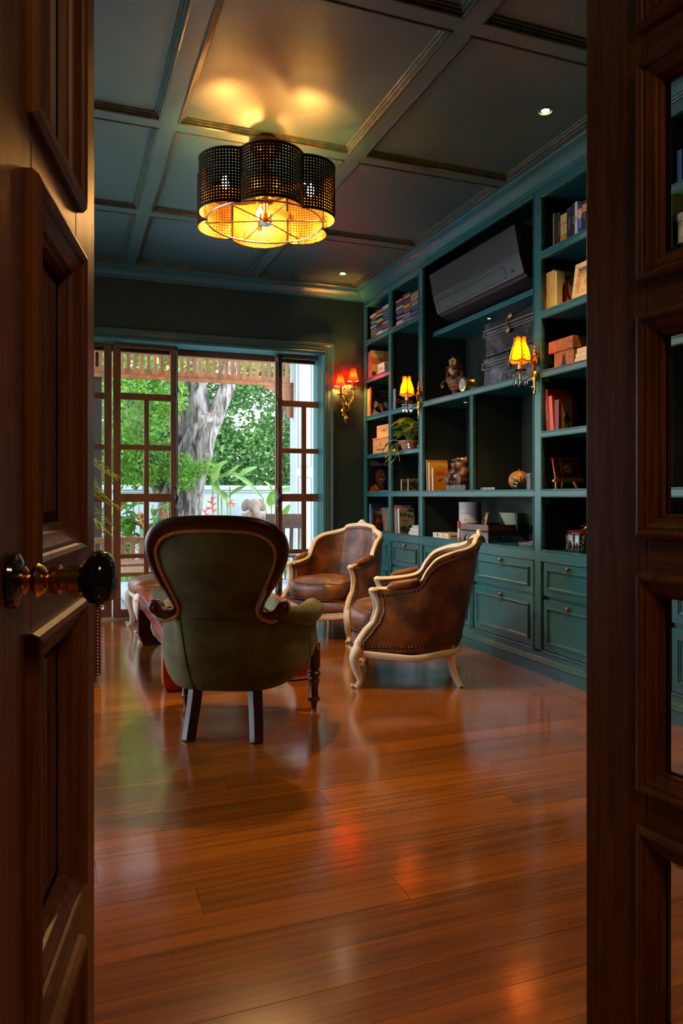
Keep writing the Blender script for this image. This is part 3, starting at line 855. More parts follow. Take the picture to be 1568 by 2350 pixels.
    for k in (8, n // 2 - 7, n // 2 + 7, n - 9):
        MB().tube([O[k][j] + (O[k][j] - Vector((0, .3, O[k][j].z))).normalized() * .001 for j in range(0, 10)], .0028, 5).build('seam_piping', velvet, t, smooth=True)
    for sgn in (1, -1):
        pts = [(sgn * .245, .0, .575), (sgn * .285, .05, .568), (sgn * .315, .12, .552), (sgn * .335, .20, .540), (sgn * .347, .29, .534), (sgn * .350, .37, .534), (sgn * .348, .42, .534)]
        MB().tube(catmull(pts, 4), [lerp(.026, .056, min(1, i / 14)) for i in range(25)], 14).build('arm_roll', velvet, t, smooth=True)
        sc_ = MB().lathe([(0, -.01), (.050, -.01), (.056, 0), (.050, .012), (.03, .016), (0, .016)], 16, (sgn * .348, .425, .534), Matrix.Rotation(-PI / 2, 4, 'X'))
        sc_.tube(catmull([(sgn * .348, .435, .49), (sgn * .345, .455, .45), (sgn * .34, .49, .41), (sgn * .34, .53, .37), (sgn * .345, .555, .32)], 4), .020, 8)
        sc_.build('arm_facing', mahog, t, smooth=True)
        MB().tube(catmull([(sgn * .362, .425, .49), (sgn * .360, .44, .45), (sgn * .358, .47, .41), (sgn * .358, .51, .36), (sgn * .362, .535, .31)], 5), .006, 6).build('braid', gimpm, t, smooth=True)
        # front turned leg
        MB().lathe([(0, 0), (.013, 0), (.016, .02), (.020, .038), (.032, .042), (.034, .050), (.026, .058), (.024, .066), (.022, .09), (.026, .125), (.031, .142), (.033, .15), (.026, .156), (.026, .165), (.035, .172), (.036, .186), (.028, .194), (.028, .206), (.034, .214), (.034, .34), (0, .34)], 16, (sgn * .338, .556, 0)).build('leg', mahog, t, smooth=True)
        # rear sabre leg, square
        lp = catmull([(sgn * .135, .055, .27), (sgn * .140, .045, .18), (sgn * .148, .025, .09), (sgn * .155, .0, .0)], 4)
        MB().tube(lp, [lerp(.036, .033, i / 12) for i in range(13)], 4, sq=True).build('leg', mahog, t, bevel=0.004)
    rl = MB(); rows = []
    for k in range(17):
        x = -.34 + .68 * k / 16; y = .555 + .03 * (1 - (x / .34) ** 2)
        rows.append([(x, y, .27 - .02 * math.cos(x / .34 * PI)), (x, y + .014, .285), (x, y + .014, .33), (x, y, .345), (x, y - .03, .345), (x, y - .03, .27)])
    rl.grid(rows, cv=True, capu=True); rl.build('front_rail', mahog, t, smooth=True, ang=0.6)
    se = MB(); rows = []
    for f, z in ((.9, .25), (1.0, .30), (1.02, .37), (.98, .41), (.8, .435), (.4, .45), (.05, .452)):
        rows.append([(f * .30 * math.copysign(abs(math.cos(a)) ** .6, math.cos(a)), .28 + f * .285 * math.copysign(abs(math.sin(a)) ** .6, math.sin(a)), z) for a in [2 * PI * k / 32 for k in range(32)]])
    se.grid(rows, cv=True, capu=True).build('seat', velvet, t, smooth=True)
    return t
make_spoon((0.665, 3.263, 0), math.atan2(-0.44, 0.898))
# ================================================================== lacquer table, stool, sofa, palm
lacq = M('red_lacquer', (0.42, 0.018, 0.014), (0.22, 0.010, 0.008), sc=6, rough=0.22, coat=0.15, lo=0.3, hi=0.7)
lacqd = M('dark_red_lacquer', (0.075, 0.008, 0.007), (0.035, 0.005, 0.005), sc=8, rough=0.22, coat=0.3)
ct = thing('coffee_table', 'low red lacquer coffee table with inward-curled legs behind the green armchair', 'table', (0.963, 4.945, 0))
hx, hy, hz = 0.443, 0.775, 0.40
MB().box(-hx, hx, -hy, hy, hz - 0.032, hz).build('table_top', lacqd, ct, bevel=0.006)
MB().ring((-hx, hx, -hy, hy), [(-0.001, hz - 0.03), (-0.001, hz + 0.001), (0.055, hz + 0.001), (0.055, hz + 0.0005)], lambda a, b, z: (a, b, z)).build('top_border', lacq, ct)
MB().ring((-hx, hx, -hy, hy), [(0.03, hz - 0.032), (0.035, hz - 0.05), (0.028, hz - 0.06), (0.05, hz - 0.062), (0.05, hz - 0.032)], lambda a, b, z: (a, b, z)).build('waist', lacqd, ct)
def apron(a0, a1, fix, axis, outward):
    # shaped apron board with cusped lower edge
    n = 24; poly = []
    for k in range(n + 1):
        u = k / n; d = 0.065 + 0.05 * max(0, abs(2 * u - 1) ** 6)
        poly.append((lerp(a0, a1, u), hz - 0.055 - d))
    poly = [(a0, hz - 0.055), (a1, hz - 0.055)] + poly[::-1]
    f = (lambda a, b, h: (fix + outward * h, a, b)) if axis == 'y' else (lambda a, b, h: (a, fix + outward * h, b))
    return MB().prism(poly, -0.022, 0.012, f)
apron(-hy + .02, hy - .02, -hx + .02, 'y', -1).build('apron', lacq, ct, bevel=0.004)
apron(-hy + .02, hy - .02, hx - .02, 'y', 1).build('apron', lacq, ct, bevel=0.004)
apron(-hx + .02, hx - .02, -hy + .02, 'x', -1).build('apron', lacq, ct, bevel=0.004)
apron(-hx + .02, hx - .02, hy - .02, 'x', 1).build('apron', lacq, ct, bevel=0.004)
for sx_ in (-1, 1):
    for sy_ in (-1, 1):
        sec = [(.345, .010, .13), (.29, .004, .115), (.23, .0, .105), (.17, -.002, .10), (.11, -.002, .10), (.06, .0, .115), (.025, .008, .14), (.006, .018, .15), (.0, .024, .15)]
        rows = []
        for z, i, w in sec:
            x0 = hx - i; y0 = hy - i
            q = [(x0, y0), (x0 - w, y0), (x0 - w, y0 - w * .75), (x0, y0 - w)]
            q = [(x0, y0), (x0 - w, y0), (x0 - w * .95, y0 - w * .95), (x0, y0 - w)]
            rows.append([(sx_ * a, sy_ * b, z) for a, b in q])
        MB().grid(rows, cv=True, capu=True).build('leg', lacqd if sy_ > 0 else lacq, ct, bevel=0.008, seg=2)

# leather-topped stool with cream cabriole legs
stl = thing('footstool', 'brown leather footstool on cream cabriole legs by the terrace doors', 'stool', (0.84, 6.23, 0), math.radians(4))
rows = []
for f, z in ((.93, .315), (1.0, .325), (1.03, .345), (1.025, .372), (.985, .398), (.85, .425), (.6, .44), (.25, .446)):
    rows.append([(f * .325 * math.copysign(abs(math.cos(a)) ** .42, math.cos(a)), f * .24 * math.copysign(abs(math.sin(a)) ** .42, math.sin(a)), z) for a in [2 * PI * k / 40 for k in range(40)]])
MB().grid(rows, cv=True, capu=True).build('seat_pad', leather, stl, smooth=True)
nl = MB()
for p, d in along([Vector(p) for p in rows[1]] + [Vector(rows[1][0])], .02): nail_add(nl, p + Vector((0, 0, -.006)), (p.x, p.y, 0), .006)
nl.build('nailheads', nailm, stl, smooth=True)['kind'] = 'stuff'
MB().tube([Vector((p[0] * .97, p[1] * .96, .298)) for p in rows[1]], [(.024, .014)] * 40, 8, closed=True).build('apron', cream, stl, smooth=True)
for sx_ in (-1, 1):
    for sy_ in (-1, 1):
        lg = MB().tube(catmull([(sx_ * .285, sy_ * .20, .31), (sx_ * .305, sy_ * .215, .265), (sx_ * .308, sy_ * .218, .21), (sx_ * .292, sy_ * .205, .13), (sx_ * .285, sy_ * .200, .06), (sx_ * .298, sy_ * .212, .02), (sx_ * .312, sy_ * .225, 0)], 4),
                       [.036, .036, .036, .036, .035, .034, .033, .032, .031, .029, .027, .025, .023, .021, .02, .019, .018, .018, .018, .019, .02, .021, .022, .023, .023], 10)
        for dz, r in ((.275, .016), (.25, .014), (.225, .012), (.03, .012)): lg.ell((sx_ * .325, sy_ * .232, dz), (r, r, r), 8, 6)
        lg.build('leg', cream, stl, smooth=True)

# dark red leather club chair, mostly hidden behind the open door
oxl = M('oxblood_leather', (0.085, 0.010, 0.008), (0.045, 0.006, 0.005), sc=7, rough=0.34, bump=0.1, bsc=120)
sf = thing('club_armchair', 'dark red leather armchair edge with nailhead trim beside the open door', 'armchair', (-0.22, 4.98, 0))
MB().box(-.43, .425, -.42, .42, .06, .30).build('seat_base', oxl, sf, bevel=.02)
MB().box(-.26, .30, -.30, .30, .302, .44).build('seat_cushion', oxl, sf, bevel=.04, seg=3)
MB().box(-.43, .43, -.425, -.305, .03, .56).build('armrest', oxl, sf, bevel=.02)
MB().box(-.43, .43, .305, .425, .03, .56).build('armrest', oxl, sf, bevel=.02)
MB().box(-.45, -.265, -.30, .30, .05, .86).build('backrest', oxl, sf, bevel=.05, seg=3)
nl = MB()
for k in range(26): nail_add(nl, (.412, -.426, .05 + k * .0195), (0, -1, 0), .006)
for k in range(26): nail_add(nl, (.431, -.408, .05 + k * .0195), (1, 0, 0), .006)
nl.build('nailheads', nailm, sf, smooth=True)['kind'] = 'stuff'
for a in (-.36, .36):
    for b in (-.36, .36):
        MB().lathe([(0, 0), (.018, 0), (.026, .07), (0, .07)], 10, (a, b, 0)).build('leg', mahog, sf, smooth=True)

# potted areca palm in the corner, its fronds showing past the door
pal = thing('potted_palm', 'yellow-green potted palm whose fronds show past the open door', 'palm', (-0.26, 6.18, 0))
MB().lathe([(0, 0), (.13, 0), (.15, .03), (.17, .30), (.185, .32), (.185, .36), (.165, .36), (.155, .30), (0, .30)], 20).build('pot', M('glazed_pot', (0.03, 0.035, 0.03), rough=0.3), pal, smooth=True)
palmm = M('palm_frond_green', (0.20, 0.26, 0.02), (0.32, 0.30, 0.03), sc=5, rough=0.45)
for k, (az, ln, ht) in enumerate(((-14, .62, 1.42), (4, .62, 1.18), (-30, .60, 1.05), (30, .55, 1.30), (80, .55, 1.4), (150, .5, 1.2), (215, .5, 1.3), (-48, .62, 1.32), (12, .56, .96))):
    a = math.radians(az); dx, dy = math.cos(a), math.sin(a)
    st_ = catmull([(0.02 * dx, 0.02 * dy, .30), (.10 * dx, .10 * dy, ht * .75), (.32 * dx, .32 * dy, ht), (ln * dx, ln * dy, ht - .16)], 6)
    fm = MB().tube(st_, [lerp(.009, .003, i / 18) for i in range(19)], 5)
    for i in range(7, 19):
        p = st_[i]; w = .13 + .10 * math.sin((i - 6) / 13 * PI)
        for sgn in (-1, 1):
            q = Vector((-dy * sgn, dx * sgn, 0)); f = Vector((dx, dy, -.1))
            tip = p + q * w * .75 + f * w * .55 + Vector((0, 0, -.05))
            md = p + q * w * .4 + f * w * .25 + Vector((0, 0, .012)); e = f.normalized() * .008
            fm.add([p - e, md - e * 1.3, tip, md + e * 1.3, p + e], [(0, 1, 3, 4), (1, 2, 3)])
    fm.build('frond', palmm, pal)
# ================================================================== lamps
def spot(parent, loc, watts, colr, ang=70, blend=0.6, rad=0.02, rot=(0, 0, 0)):
    d = bpy.data.lights.new('lamp_light', 'SPOT'); d.energy = watts; d.color = colr
    d.spot_size = math.radians(ang); d.spot_blend = blend; d.shadow_soft_size = rad
    o = bpy.data.objects.new('lamp_light', d); COL.objects.link(o); o.parent = parent; o.location = loc; o.rotation_euler = rot
    return o
WARM = (1.0, 0.56, 0.20)
# ---- perforated clover-leaf pendant with a fan inside
bronze = M('dark_bronze', (0.060, 0.034, 0.020), (0.035, 0.020, 0.013), sc=30, rough=0.40, metal=0.85)
goldin = M('gold_lining', (0.50, 0.21, 0.025), (0.38, 0.15, 0.018), sc=40, rough=0.45, metal=0.6)
chrome = M('brushed_steel', (0.55, 0.50, 0.45), rough=0.22, metal=1.0)
cx, cy = 1.067, 4.035
cl = thing('pendant_lamp', 'clover-shaped perforated bronze pendant lamp with a fan inside', 'pendant lamp', (cx, cy, 3.087))
Z0, Z1 = 2.628 - 3.087, 2.914 - 3.087
rc, rlb = 0.23, 0.175
base = math.atan2(-cy, -cx) + math.radians(7)
def lobe_pt(k, a, r, z):
    th = base + k * PI / 3
    return (rc * math.cos(th) + r * math.cos(th + a), rc * math.sin(th) + r * math.sin(th + a), z)
AM = math.radians(71); NC, NR = 26, 17
for k in range(6):
    for r, m, nm in ((rlb, bronze, 'perforated_panel'), (rlb - 0.002, goldin, 'panel_lining')):
        mb = MB()
        rim = 0.010; h = (Z1 - Z0 - 2 * rim) / NR; w = 2 * AM / NC
        for c in range(NC):
            a0 = -AM + c * w; a1 = a0 + w; ia = w * .305
            for rr in range(NR):
                z0 = Z0 + rim + rr * h; z1 = z0 + h; iz = h * .305
                o = len(mb.v)
                for aa, zz in ((a0, z0), (a1, z0), (a1, z1), (a0, z1), (a0 + ia, z0 + iz), (a1 - ia, z0 + iz), (a1 - ia, z1 - iz), (a0 + ia, z1 - iz)):
                    mb.v.append(lobe_pt(k, aa, r, zz))
                for i in range(4): mb.f.append((o + i, o + (i + 1) % 4, o + 4 + (i + 1) % 4, o + 4 + i))
            for z0, z1 in ((Z0, Z0 + rim), (Z1 - rim, Z1)):
                mb.add([lobe_pt(k, a0, r, z0), lobe_pt(k, a1, r, z0), lobe_pt(k, a1, r, z1), lobe_pt(k, a0, r, z1)], [(0, 1, 2, 3)])
        me = bpy.data.meshes.new(nm); me.from_pydata(mb.v, [], mb.f); me.update()
        link(nm, me, m, cl)
    MB().tube([lobe_pt(k, AM, rlb - .004, Z0 - .004), lobe_pt(k, AM, rlb - .004, Z1 + .006)], .007, 6).build('seam_bar', bronze, cl)
    for zz in (Z0, Z1):
        MB().tube([lobe_pt(k, lerp(-AM, AM, i / 16), rlb - .001, zz) for i in range(17)], .0035, 5).build('rim', bronze, cl)
MB().lathe([(0, 0), (.088, 0), (.090, -.012), (.084, -.045), (.062, -.075), (.040, -.085), (.028, -.10), (0, -.10)], 24).build('canopy', M('canopy_bronze', (0.13, 0.07, 0.035), rough=0.32, metal=0.9), cl, smooth=True)
MB().lathe([(0, -.09), (.024, -.09), (.024, -.17), (.070, -.18), (.095, -.20), (.10, -.26), (.085, -.29), (.050, -.30), (.035, -.31), (0, -.31)], 24).build('fan_motor', oldbrass, cl, smooth=True)
for k in range(3):
    th = base + PI / 6 + k * 2 * PI / 3
    u = Vector((math.cos(th), math.sin(th), 0)); q = Vector((-u.y, u.x, 0)); rows = []
    for i in range(9):
        r = lerp(.05, .295, i / 8); wd = sm([(0, .030), (.35, .070), (.8, .085), (1, .05)], i / 8)
        rows.append([u * r + q * (wd * s_) + Vector((0, 0, -.315 + s_ * .022)) for s_ in (-1, -.5, 0, .5, 1)])
    MB().grid(rows).build('fan_blade', M('fan_blade_smoke', (0.20, 0.12, 0.06), rough=0.2, metal=0.5), cl, smooth=True)
MB().lathe([(0, -.31), (.030, -.31), (.048, -.318), (.050, -.330), (.040, -.340), (.018, -.345), (.016, -.40), (.034, -.405), (.036, -.445), (.030, -.455), (0, -.455)], 20).build('hub', oldbrass, cl, smooth=True)
MB().lathe([(0, -.456), (.036, -.456), (.037, -.460), (.010, -.464), (0, -.464)], 20).build('hub_cap', chrome, cl, smooth=True)
MB().tube([(.325 * math.cos(2 * PI * i / 64), .325 * math.sin(2 * PI * i / 64), Z0 + .006) for i in range(64)], .0055, 8, closed=True).build('ring', chrome, cl, smooth=True)
for k in range(6):
    th = base + k * PI / 3 + PI / 12
    MB().tube([(.03 * math.cos(th), .03 * math.sin(th), -.44), (.345 * math.cos(th), .345 * math.sin(th), Z0 + .012)], .0035, 6).build('spoke', oldbrass, cl)
    MB().tube([(.335 * math.cos(th), .335 * math.sin(th), Z0 + .006), (.335 * math.cos(th), .335 * math.sin(th), Z0 + .06)], .0045, 6).build('rod', brass, cl)
    th2 = base + k * PI / 3
    MB().tube([(.09 * math.cos(th2), .09 * math.sin(th2), -.20), (.395 * math.cos(th2), .395 * math.sin(th2), Z1 - .012)], .004, 6).build('bracket', bronze, cl)
bulbm = emat('pendant_bulb_glow', (1.0, 0.46, 0.10), 640.0)
spot(cl, (0, 0, -.475), 120, (1.0, 0.60, 0.24), 150, 0.5, 0.03)  # extra downward spot, added under the hub to brighten the floor
for k in (1, 3, 5):
    th = base + k * PI / 3
    b0 = MB().lathe([(0, -.395), (.015, -.395), (.015, -.345), (.010, -.340), (0, -.340)], 12, (.27 * math.cos(th), .27 * math.sin(th), 0)).build('candle_holder', brass, cl, smooth=True)
    MB().lathe([(0, -.340), (.009, -.338), (.016, -.325), (.020, -.308), (.019, -.290), (.011, -.270), (0, -.258)], 10, (.27 * math.cos(th), .27 * math.sin(th), 0)).build('bulb', bulbm, b0, smooth=True)

# ---- amber wall lights on the bookcase stiles
lampg = emat('amber_bulb_glow', (1.0, 0.42, 0.06), 360.0)
silk = shade_mat('amber_silk', (0.95, 0.25, 0.006))
lace = shade_mat('amber_lace', (0.92, 0.23, 0.006), (0.35, 0.06, 0.002), sc=70, lo=.25, hi=.55)
trimm = M('shade_braid', (0.05, 0.03, 0.015), rough=0.7)
crys = glass_mat('crystal', (0.97, 0.97, 1.0), 0.02, 1.9)
def amber_sconce(label, y):
    t = thing('wall_light', label, 'wall light', (XF - 0.004, y, 1.85), 0, 'amber wall lights on the bookcase')
    bp = MB()
    prof = [(.004, -.105), (.012, -.098), (.007, -.082), (.014, -.066), (.010, -.052), (.020, -.040), (.024, -.018), (.024, .008), (.013, .022), (.009, .034), (.013, .046), (.022, .070), (.027, .092), (.022, .106), (.010, .116), (.018, .124), (.019, .134), (.008, .142), (.011, .152), (.013, .162), (.006, .172), (.009, .180), (.002, .188)]
    bp.lathe(prof, 14, (-.016, 0, 0), None, (.62, 1.0))
    for k in range(6):
        a = -1 + 2 * k / 5
        bp.tube([(-.020 - .010 * (1 - abs(a)), a * .010, .02), (-.026 - .008 * (1 - abs(a)), a * .022, .08), (-.020, a * .018, .108)], .003, 5)
    bp.tube([(-.02, .018, .10), (-.024, .034, .088), (-.022, .030, .066)], .004, 6).tube([(-.02, -.018, .10), (-.024, -.034, .088), (-.022, -.030, .066)], .004, 6)
    bp.ell((-.018, 0, -.108), (.009, .009, .016), 8, 6)
    bp.build('backplate', gilt, t, smooth=True)
    MB().tube(catmull([(-.020, 0, -.010), (-.050, 0, -.012), (-.085, 0, -.038), (-.108, 0, -.048), (-.122, 0, -.030), (-.123, 0, .0)], 4), .0055, 8).build('arm', gilt, t, smooth=True)
    MB().lathe([(0, .0), (.006, .0), (.010, .006), (.036, .012), (.040, .020), (.037, .020), (.010, .010), (0, .010)], 18, (-.123, 0, .004)).build('drip_dish', crys, t, smooth=True)
    MB().lathe([(0, .010), (.0145, .010), (.0145, .098), (0, .098)], 14, (-.123, 0, 0)).build('candle_sleeve', M('candle_glow_tint', (0.90, 0.62, 0.20), rough=0.5), t, smooth=True)  # the sleeve's glow is painted as a lighter amber base colour
    MB().ell((-.123, 0, .135), (.013, .013, .022), 10, 8).build('bulb', lampg, t, smooth=True)
    # six-panel bell shade with scalloped foot
    sp = [(0.0, .040), (.12, .036), (.28, .041), (.5, .053), (.75, .062), (1.0, .066)]
    sh = bpy.data.objects.new('lamp_shade', None); COL.objects.link(sh); sh.parent = t; sh.location = (-.123, 0, 0)
    zt, zb = .214, .082
    for k in range(6):
        rows = []
        for i in range(10):
            u = i / 9; r = interp(sp, u); row = []
            for j in range(7):
                a = (k + j / 6) * PI / 3 + .1
                bul = 1 - .035 * math.cos((j / 6 - .5) * 2 * PI) * u
                z = zt - (zt - zb) * u - (.014 * math.sin(PI * j / 6) * max(0, (u - .6) / .4)) + .010 * math.sin(PI * j / 6) * max(0, 1 - u * 5)
                row.append((r * bul * math.cos(a), r * bul * math.sin(a), z))
            rows.append(row)
        MB().grid(rows).build('shade_panel', silk if k % 2 else lace, sh, smooth=True)
        tr_ = MB().tube([Vector((rw[0][0] * 1.02, rw[0][1] * 1.02, rw[0][2])) for rw in rows], .0034, 5)
        tr_.tube([Vector((p[0] * 1.02, p[1] * 1.02, p[2])) for p in rows[-1]], .0032, 5); tr_.tube([Vector(p) for p in rows[0]], .0018, 5)
        tr_.build('shade_braid', trimm, sh, smooth=True)
    for k in range(7):
        a = 2 * PI * k / 7 + .3; px, py = -.123 + .037 * math.cos(a), .037 * math.sin(a)
        c_ = MB().ell((px, py, -.006), (.006, .006, .008), 6, 4).ell((px, py, -.026), (.0045, .0045, .006), 6, 4).lathe([(0, -.078), (.008, -.062), (.005, -.046), (.002, -.034), (0, -.032)], 6, (px, py, 0))
        c_.build('crystal_drop', crys, t)
    return t
amber_sconce('amber shaded brass wall light beside the dark trunks', 3.852)
amber_sconce('amber shaded brass wall light left of the dog bust', 5.450)

# ---- twin red-shaded gilt sconce on the back wall
redsh = shade_mat('red_silk', (0.95, 0.0022, 0.0006))
redb = emat('red_lamp_bulb_glow', (1.0, 0.42, 0.08), 4200.0)
rs = thing('twin_sconce', 'gilt rococo twin wall light with two glowing red shades', 'wall light', (2.545, YB, 2.0))
b = MB()
b.tube(catmull([(.0, -.02, -.17), (.015, -.025, -.13), (-.02, -.03, -.08), (.02, -.045, -.02), (-.005, -.05, .05), (-.035, -.04, .10), (-.02, -.035, .13)], 5), [lerp(.010, .022, math.sin(PI * i / 30)) for i in range(31)], 8)
b.tube(catmull([(.05, -.03, -.03), (.03, -.04, -.07), (-.005, -.035, -.065), (-.015, -.04, -.02), (.015, -.045, .0)], 5), .008, 7)
b.ell((-.008, -.03, -.12), (.020, .016, .020), 10, 7).ell((.012, -.03, -.185), (.008, .008, .02), 8, 6).ell((-.012, -.045, .135), (.016, .014, .018), 10, 7).ell((-.03, -.04, .10), (.022, .014, .012), 8, 6)
for x, z in ((.03, -.15), (-.028, -.10), (.035, -.045), (-.04, .02), (.02, .08), (-.05, .075), (.045, .03)): b.ell((x, -.035, z), (.013, .009, .010), 7, 5)
b.build('bracket', gilt, rs, smooth=True)
for sgn, px, pz in ((-1, -.062, .150), (1, .070, .208)):
    ar = MB().tube(catmull([(.0, -.045, -.03), (px * .6, -.065, -.035 + (pz - .15) * .3), (px * 1.05, -.085, .02 + (pz - .15) * .5), (px, -.085, pz - .085)], 6), [lerp(.012, .007, i / 18) for i in range(19)], 8)
    for i in range(3, 16, 4): ar.ell((px * (.3 + i * .04), -.075, -.05 + i * .006), (.010, .006, .008), 6, 5)
    ar.lathe([(0, 0), (.008, 0), (.030, .004), (.034, .010), (.030, .010), (.010, .006), (0, .006)], 14, (px, -.085, pz - .090))
    ar.lathe([(0, 0), (.016, 0), (.013, .012), (.017, .022), (.013, .034), (0, .034)], 12, (px, -.085, pz - .082))
    ar.build('arm', gilt, rs, smooth=True)
    MB().lathe([(0, -.05), (.0145, -.05), (.0145, .012), (0, .012)], 12, (px, -.085, pz)).build('candle_sleeve', M('candle_red', (0.55, 0.10, 0.03), rough=0.5), rs, smooth=True)
    MB().ell((px, -.085, pz + .042), (.011, .011, .020), 10, 8).build('bulb', redb, rs, smooth=True)
    rows = []
    for z, r in ((pz - .004, .054), (pz + .006, .050), (pz + .03, .040), (pz + .065, .031), (pz + .11, .026)):
        rows.append([(px + r * math.cos(2 * PI * k / 24), -.085 + r * math.sin(2 * PI * k / 24), z) for k in range(24)])
    sh = MB().grid(rows, cv=True).build('lamp_shade', redsh, rs, smooth=True)
    MB().tube(rows[0], .0022, 5, closed=True).build('shade_trim', M('shade_trim_pink', (0.8, 0.35, 0.25), rough=0.7), sh, smooth=True)

# ---- recessed downlights
ringm = M('downlight_ring', (0.10, 0.25, 0.12), rough=0.3)
lensm = emat('downlight_lens_glow', (1.0, 0.75, 0.42), 60.0)
def downlight(label, loc, watts, r=.042, ang=95, group='recessed downlights', colr=WARM):
    t = thing('downlight', label, 'downlight', loc, 0, group)
    MB().lathe([(r * .72, .0), (r, -.001), (r * 1.02, -.004), (r * .8, -.006), (r * .70, .012), (r * .70, .0)], 24).build('ring', ringm, t, smooth=True)
    MB().lathe([(0, -.001), (r * .5, -.001), (r * .5, -.0025), (0, -.0025)], 20).build('lens', lensm, t)
    if watts: spot(t, (0, 0, -.012), watts, colr, ang)
    return t
downlight('lit recessed downlight in the ceiling above the right-hand shelves', (2.36, 3.225, ZP), 55)
downlight('lit recessed downlight in the ceiling near the far corner', (2.37, 6.235, ZP), 40)
downlight('unseen added downlight in the ceiling near the doorway', (2.36, 1.95, ZP), 16)  # out of view, added for more light on the shelves
for lx_, ly_, wd in ((1.07, 2.1, 'in the ceiling above the doorway, first of the front row'), (-0.05, 2.1, 'in the ceiling above the doorway, second of the front row'), (-1.1, 3.4, 'in the ceiling by the side windows'), (-1.1, 4.7, 'in the ceiling by the farther side window')):
    downlight('unseen added downlight ' + wd, (lx_, ly_, ZP), 4 if ly_ < 3 else 32)  # out-of-view fill lamps, added to brighten the floor
downlight('tiny lit downlight under the air conditioner shelf', (2.93, 4.68, 2.405), 6, .016, 110, 'small downlights under shelves')
downlight('tiny lit downlight under the shelf carrying the trunks', (2.93, 4.14, 1.830), 5, .016, 110, 'small downlights under shelves')
downlight('tiny lit downlight under the shelf above the bear figure', (2.93, 5.02, 1.830), 8, .016, 110, 'small downlights under shelves')
# ================================================================== terrace and garden beyond the glass doors
stone = M('terrace_stone', (0.46, 0.47, 0.49), (0.36, 0.37, 0.39), sc=6, rough=0.5, rnd=0.12)
whitep = M('white_wall_paint', (0.30, 0.34, 0.36), (0.27, 0.31, 0.33), sc=2, rough=0.6)
vwood = M('valance_wood', (0.42, 0.165, 0.065), (0.28, 0.095, 0.035), sc=7, st=(3, 3, 0.6), rough=0.45, rnd=0.2)
tf = sempty('terrace_floor'); tf['label'] = 'grey stone paving of the terrace'
yy = 7.02
while yy < 9.6:
    xx = -2.4
    while xx < 4.4:
        MB().box(xx + .004, xx + .596, yy + .004, yy + .596, -.10, -.03 + random.uniform(-.001, .001)).build('paving_slab', stone, tf)
        xx += .6
    yy += .6
for ix in range(6):  # unseen pale side paving, added to bounce daylight up to the ceiling
    for iy in range(7):
        MB().box(-1.87 - .8 * (ix + 1) + .004, -1.87 - .8 * ix - .004, 1.2 + iy * .8 + .004, 2.0 + iy * .8 - .004, -.10, -.03).build('paving_slab', stone, tf)
struct(MB().box(-12, 16, 9.6, 40, -.2, -.06).build('lawn', M('lawn_green', (0.10, 0.22, 0.03), (0.05, 0.12, 0.02), sc=8, rough=0.9)), 'lawn of the garden')
struct(MB().box(-2.4, 4.4, 6.99, 9.35, 3.12, 3.2).build('terrace_ceiling', M('veranda_white', (0.75, 0.77, 0.80), rough=0.6)), 'white ceiling of the veranda')
# garden wall with coping and pilasters
gw = sempty('wall_garden', 'white painted garden wall')
MB().box(-6, 12, 12.5, 12.7, -.1, 1.19).build('wall_panel', whitep, gw)
MB().box(-6, 12, 12.44, 12.76, 1.19, 1.27).box(-6, 12, 12.47, 12.73, 1.15, 1.19).build('coping', whitep, gw, bevel=.01)
for x in (-3.0, 0.4, 3.75, 7.0): MB().box(x - .2, x + .2, 12.42, 12.5, -.1, 1.15).build('pilaster', whitep, gw)
# white veranda column
vc = thing('veranda_column', 'white panelled veranda column right of the valance', 'column', (2.90, 9.1, 0))
colm = M('column_white', (0.50, 0.52, 0.53), rough=.5)
MB().box(-.13, .13, -.13, .13, -.06, 3.12).build('shaft', colm, vc, bevel=.004)
MB().box(-.16, .16, -.16, .16, -.06, .18).build('plinth', whitep, vc, bevel=.01)
for z0, z1 in ((.3, 1.35), (1.45, 2.9)):
    MB().ring((-.10, .10, z0, z1), [(0, 0), (.0, .008), (.02, .008), (.03, 0)], lambda a, b, p: (a, -.13 - p, b)).build('panel_molding', whitep, vc)
pst = tag(MB().box(.16, .43, 9.14, 9.28, -.05, 3.12).build('veranda_post', M('dark_post', (0.035, 0.022, 0.016), rough=0.5), bevel=.006), 'dark brown veranda post seen through the left pane', 'post')
# pierced valance: every board is its own piece
va = thing('valance', 'pierced wooden valance hanging along the veranda edge', 'valance', (0, 9.1, 0))
def notch(z0, z1, x, sgn):
    r = .0168; pts = []
    for k in range(7):
        a = PI / 2 * k / 6
        pts.append((x + sgn * r * math.sin(a), z0 + r * 1.3 * (1 - math.cos(a))))
    for k in range(7):
        a = PI / 2 * k / 6
        pts.append((x + sgn * r * math.cos(a), z1 - r * 1.3 * (1 - math.sin(a))))
    return pts
p = .0786
left = [(0, 2.53)] + notch(2.605, 2.785, 0, 1) + notch(2.90, 3.06, 0, 1) + [(0, 3.12)]
right = [(p - .0012 - x, z) for x, z in reversed(left)]
bm_ = MB().prism(left + right, -.011, .011, lambda a, b, h: (a, h, b)).mesh('board')
x = -2.3
while x < 2.72:
    o = link('board', bm_, vwood, va); o.location = (x, random.uniform(-.002, .002), 0); x += p
MB().box(-2.3, 2.78, -.03, .03, 2.495, 2.535).box(-2.3, 2.78, -.022, .022, 2.535, 2.55).build('bottom_rail', vwood, va, bevel=.004)
MB().box(-2.3, 2.78, -.028, .028, 2.822, 2.862).build('mid_rail', vwood, va, bevel=.004)
MB().prism([(2.40, 2.495), (2.77, 2.495), (2.77, 2.10), (2.70, 2.10), (2.68, 2.25), (2.62, 2.36), (2.52, 2.43), (2.40, 2.46)], -.02, .02, lambda a, b, h: (a, h, b)).build('bracket', vwood, va)

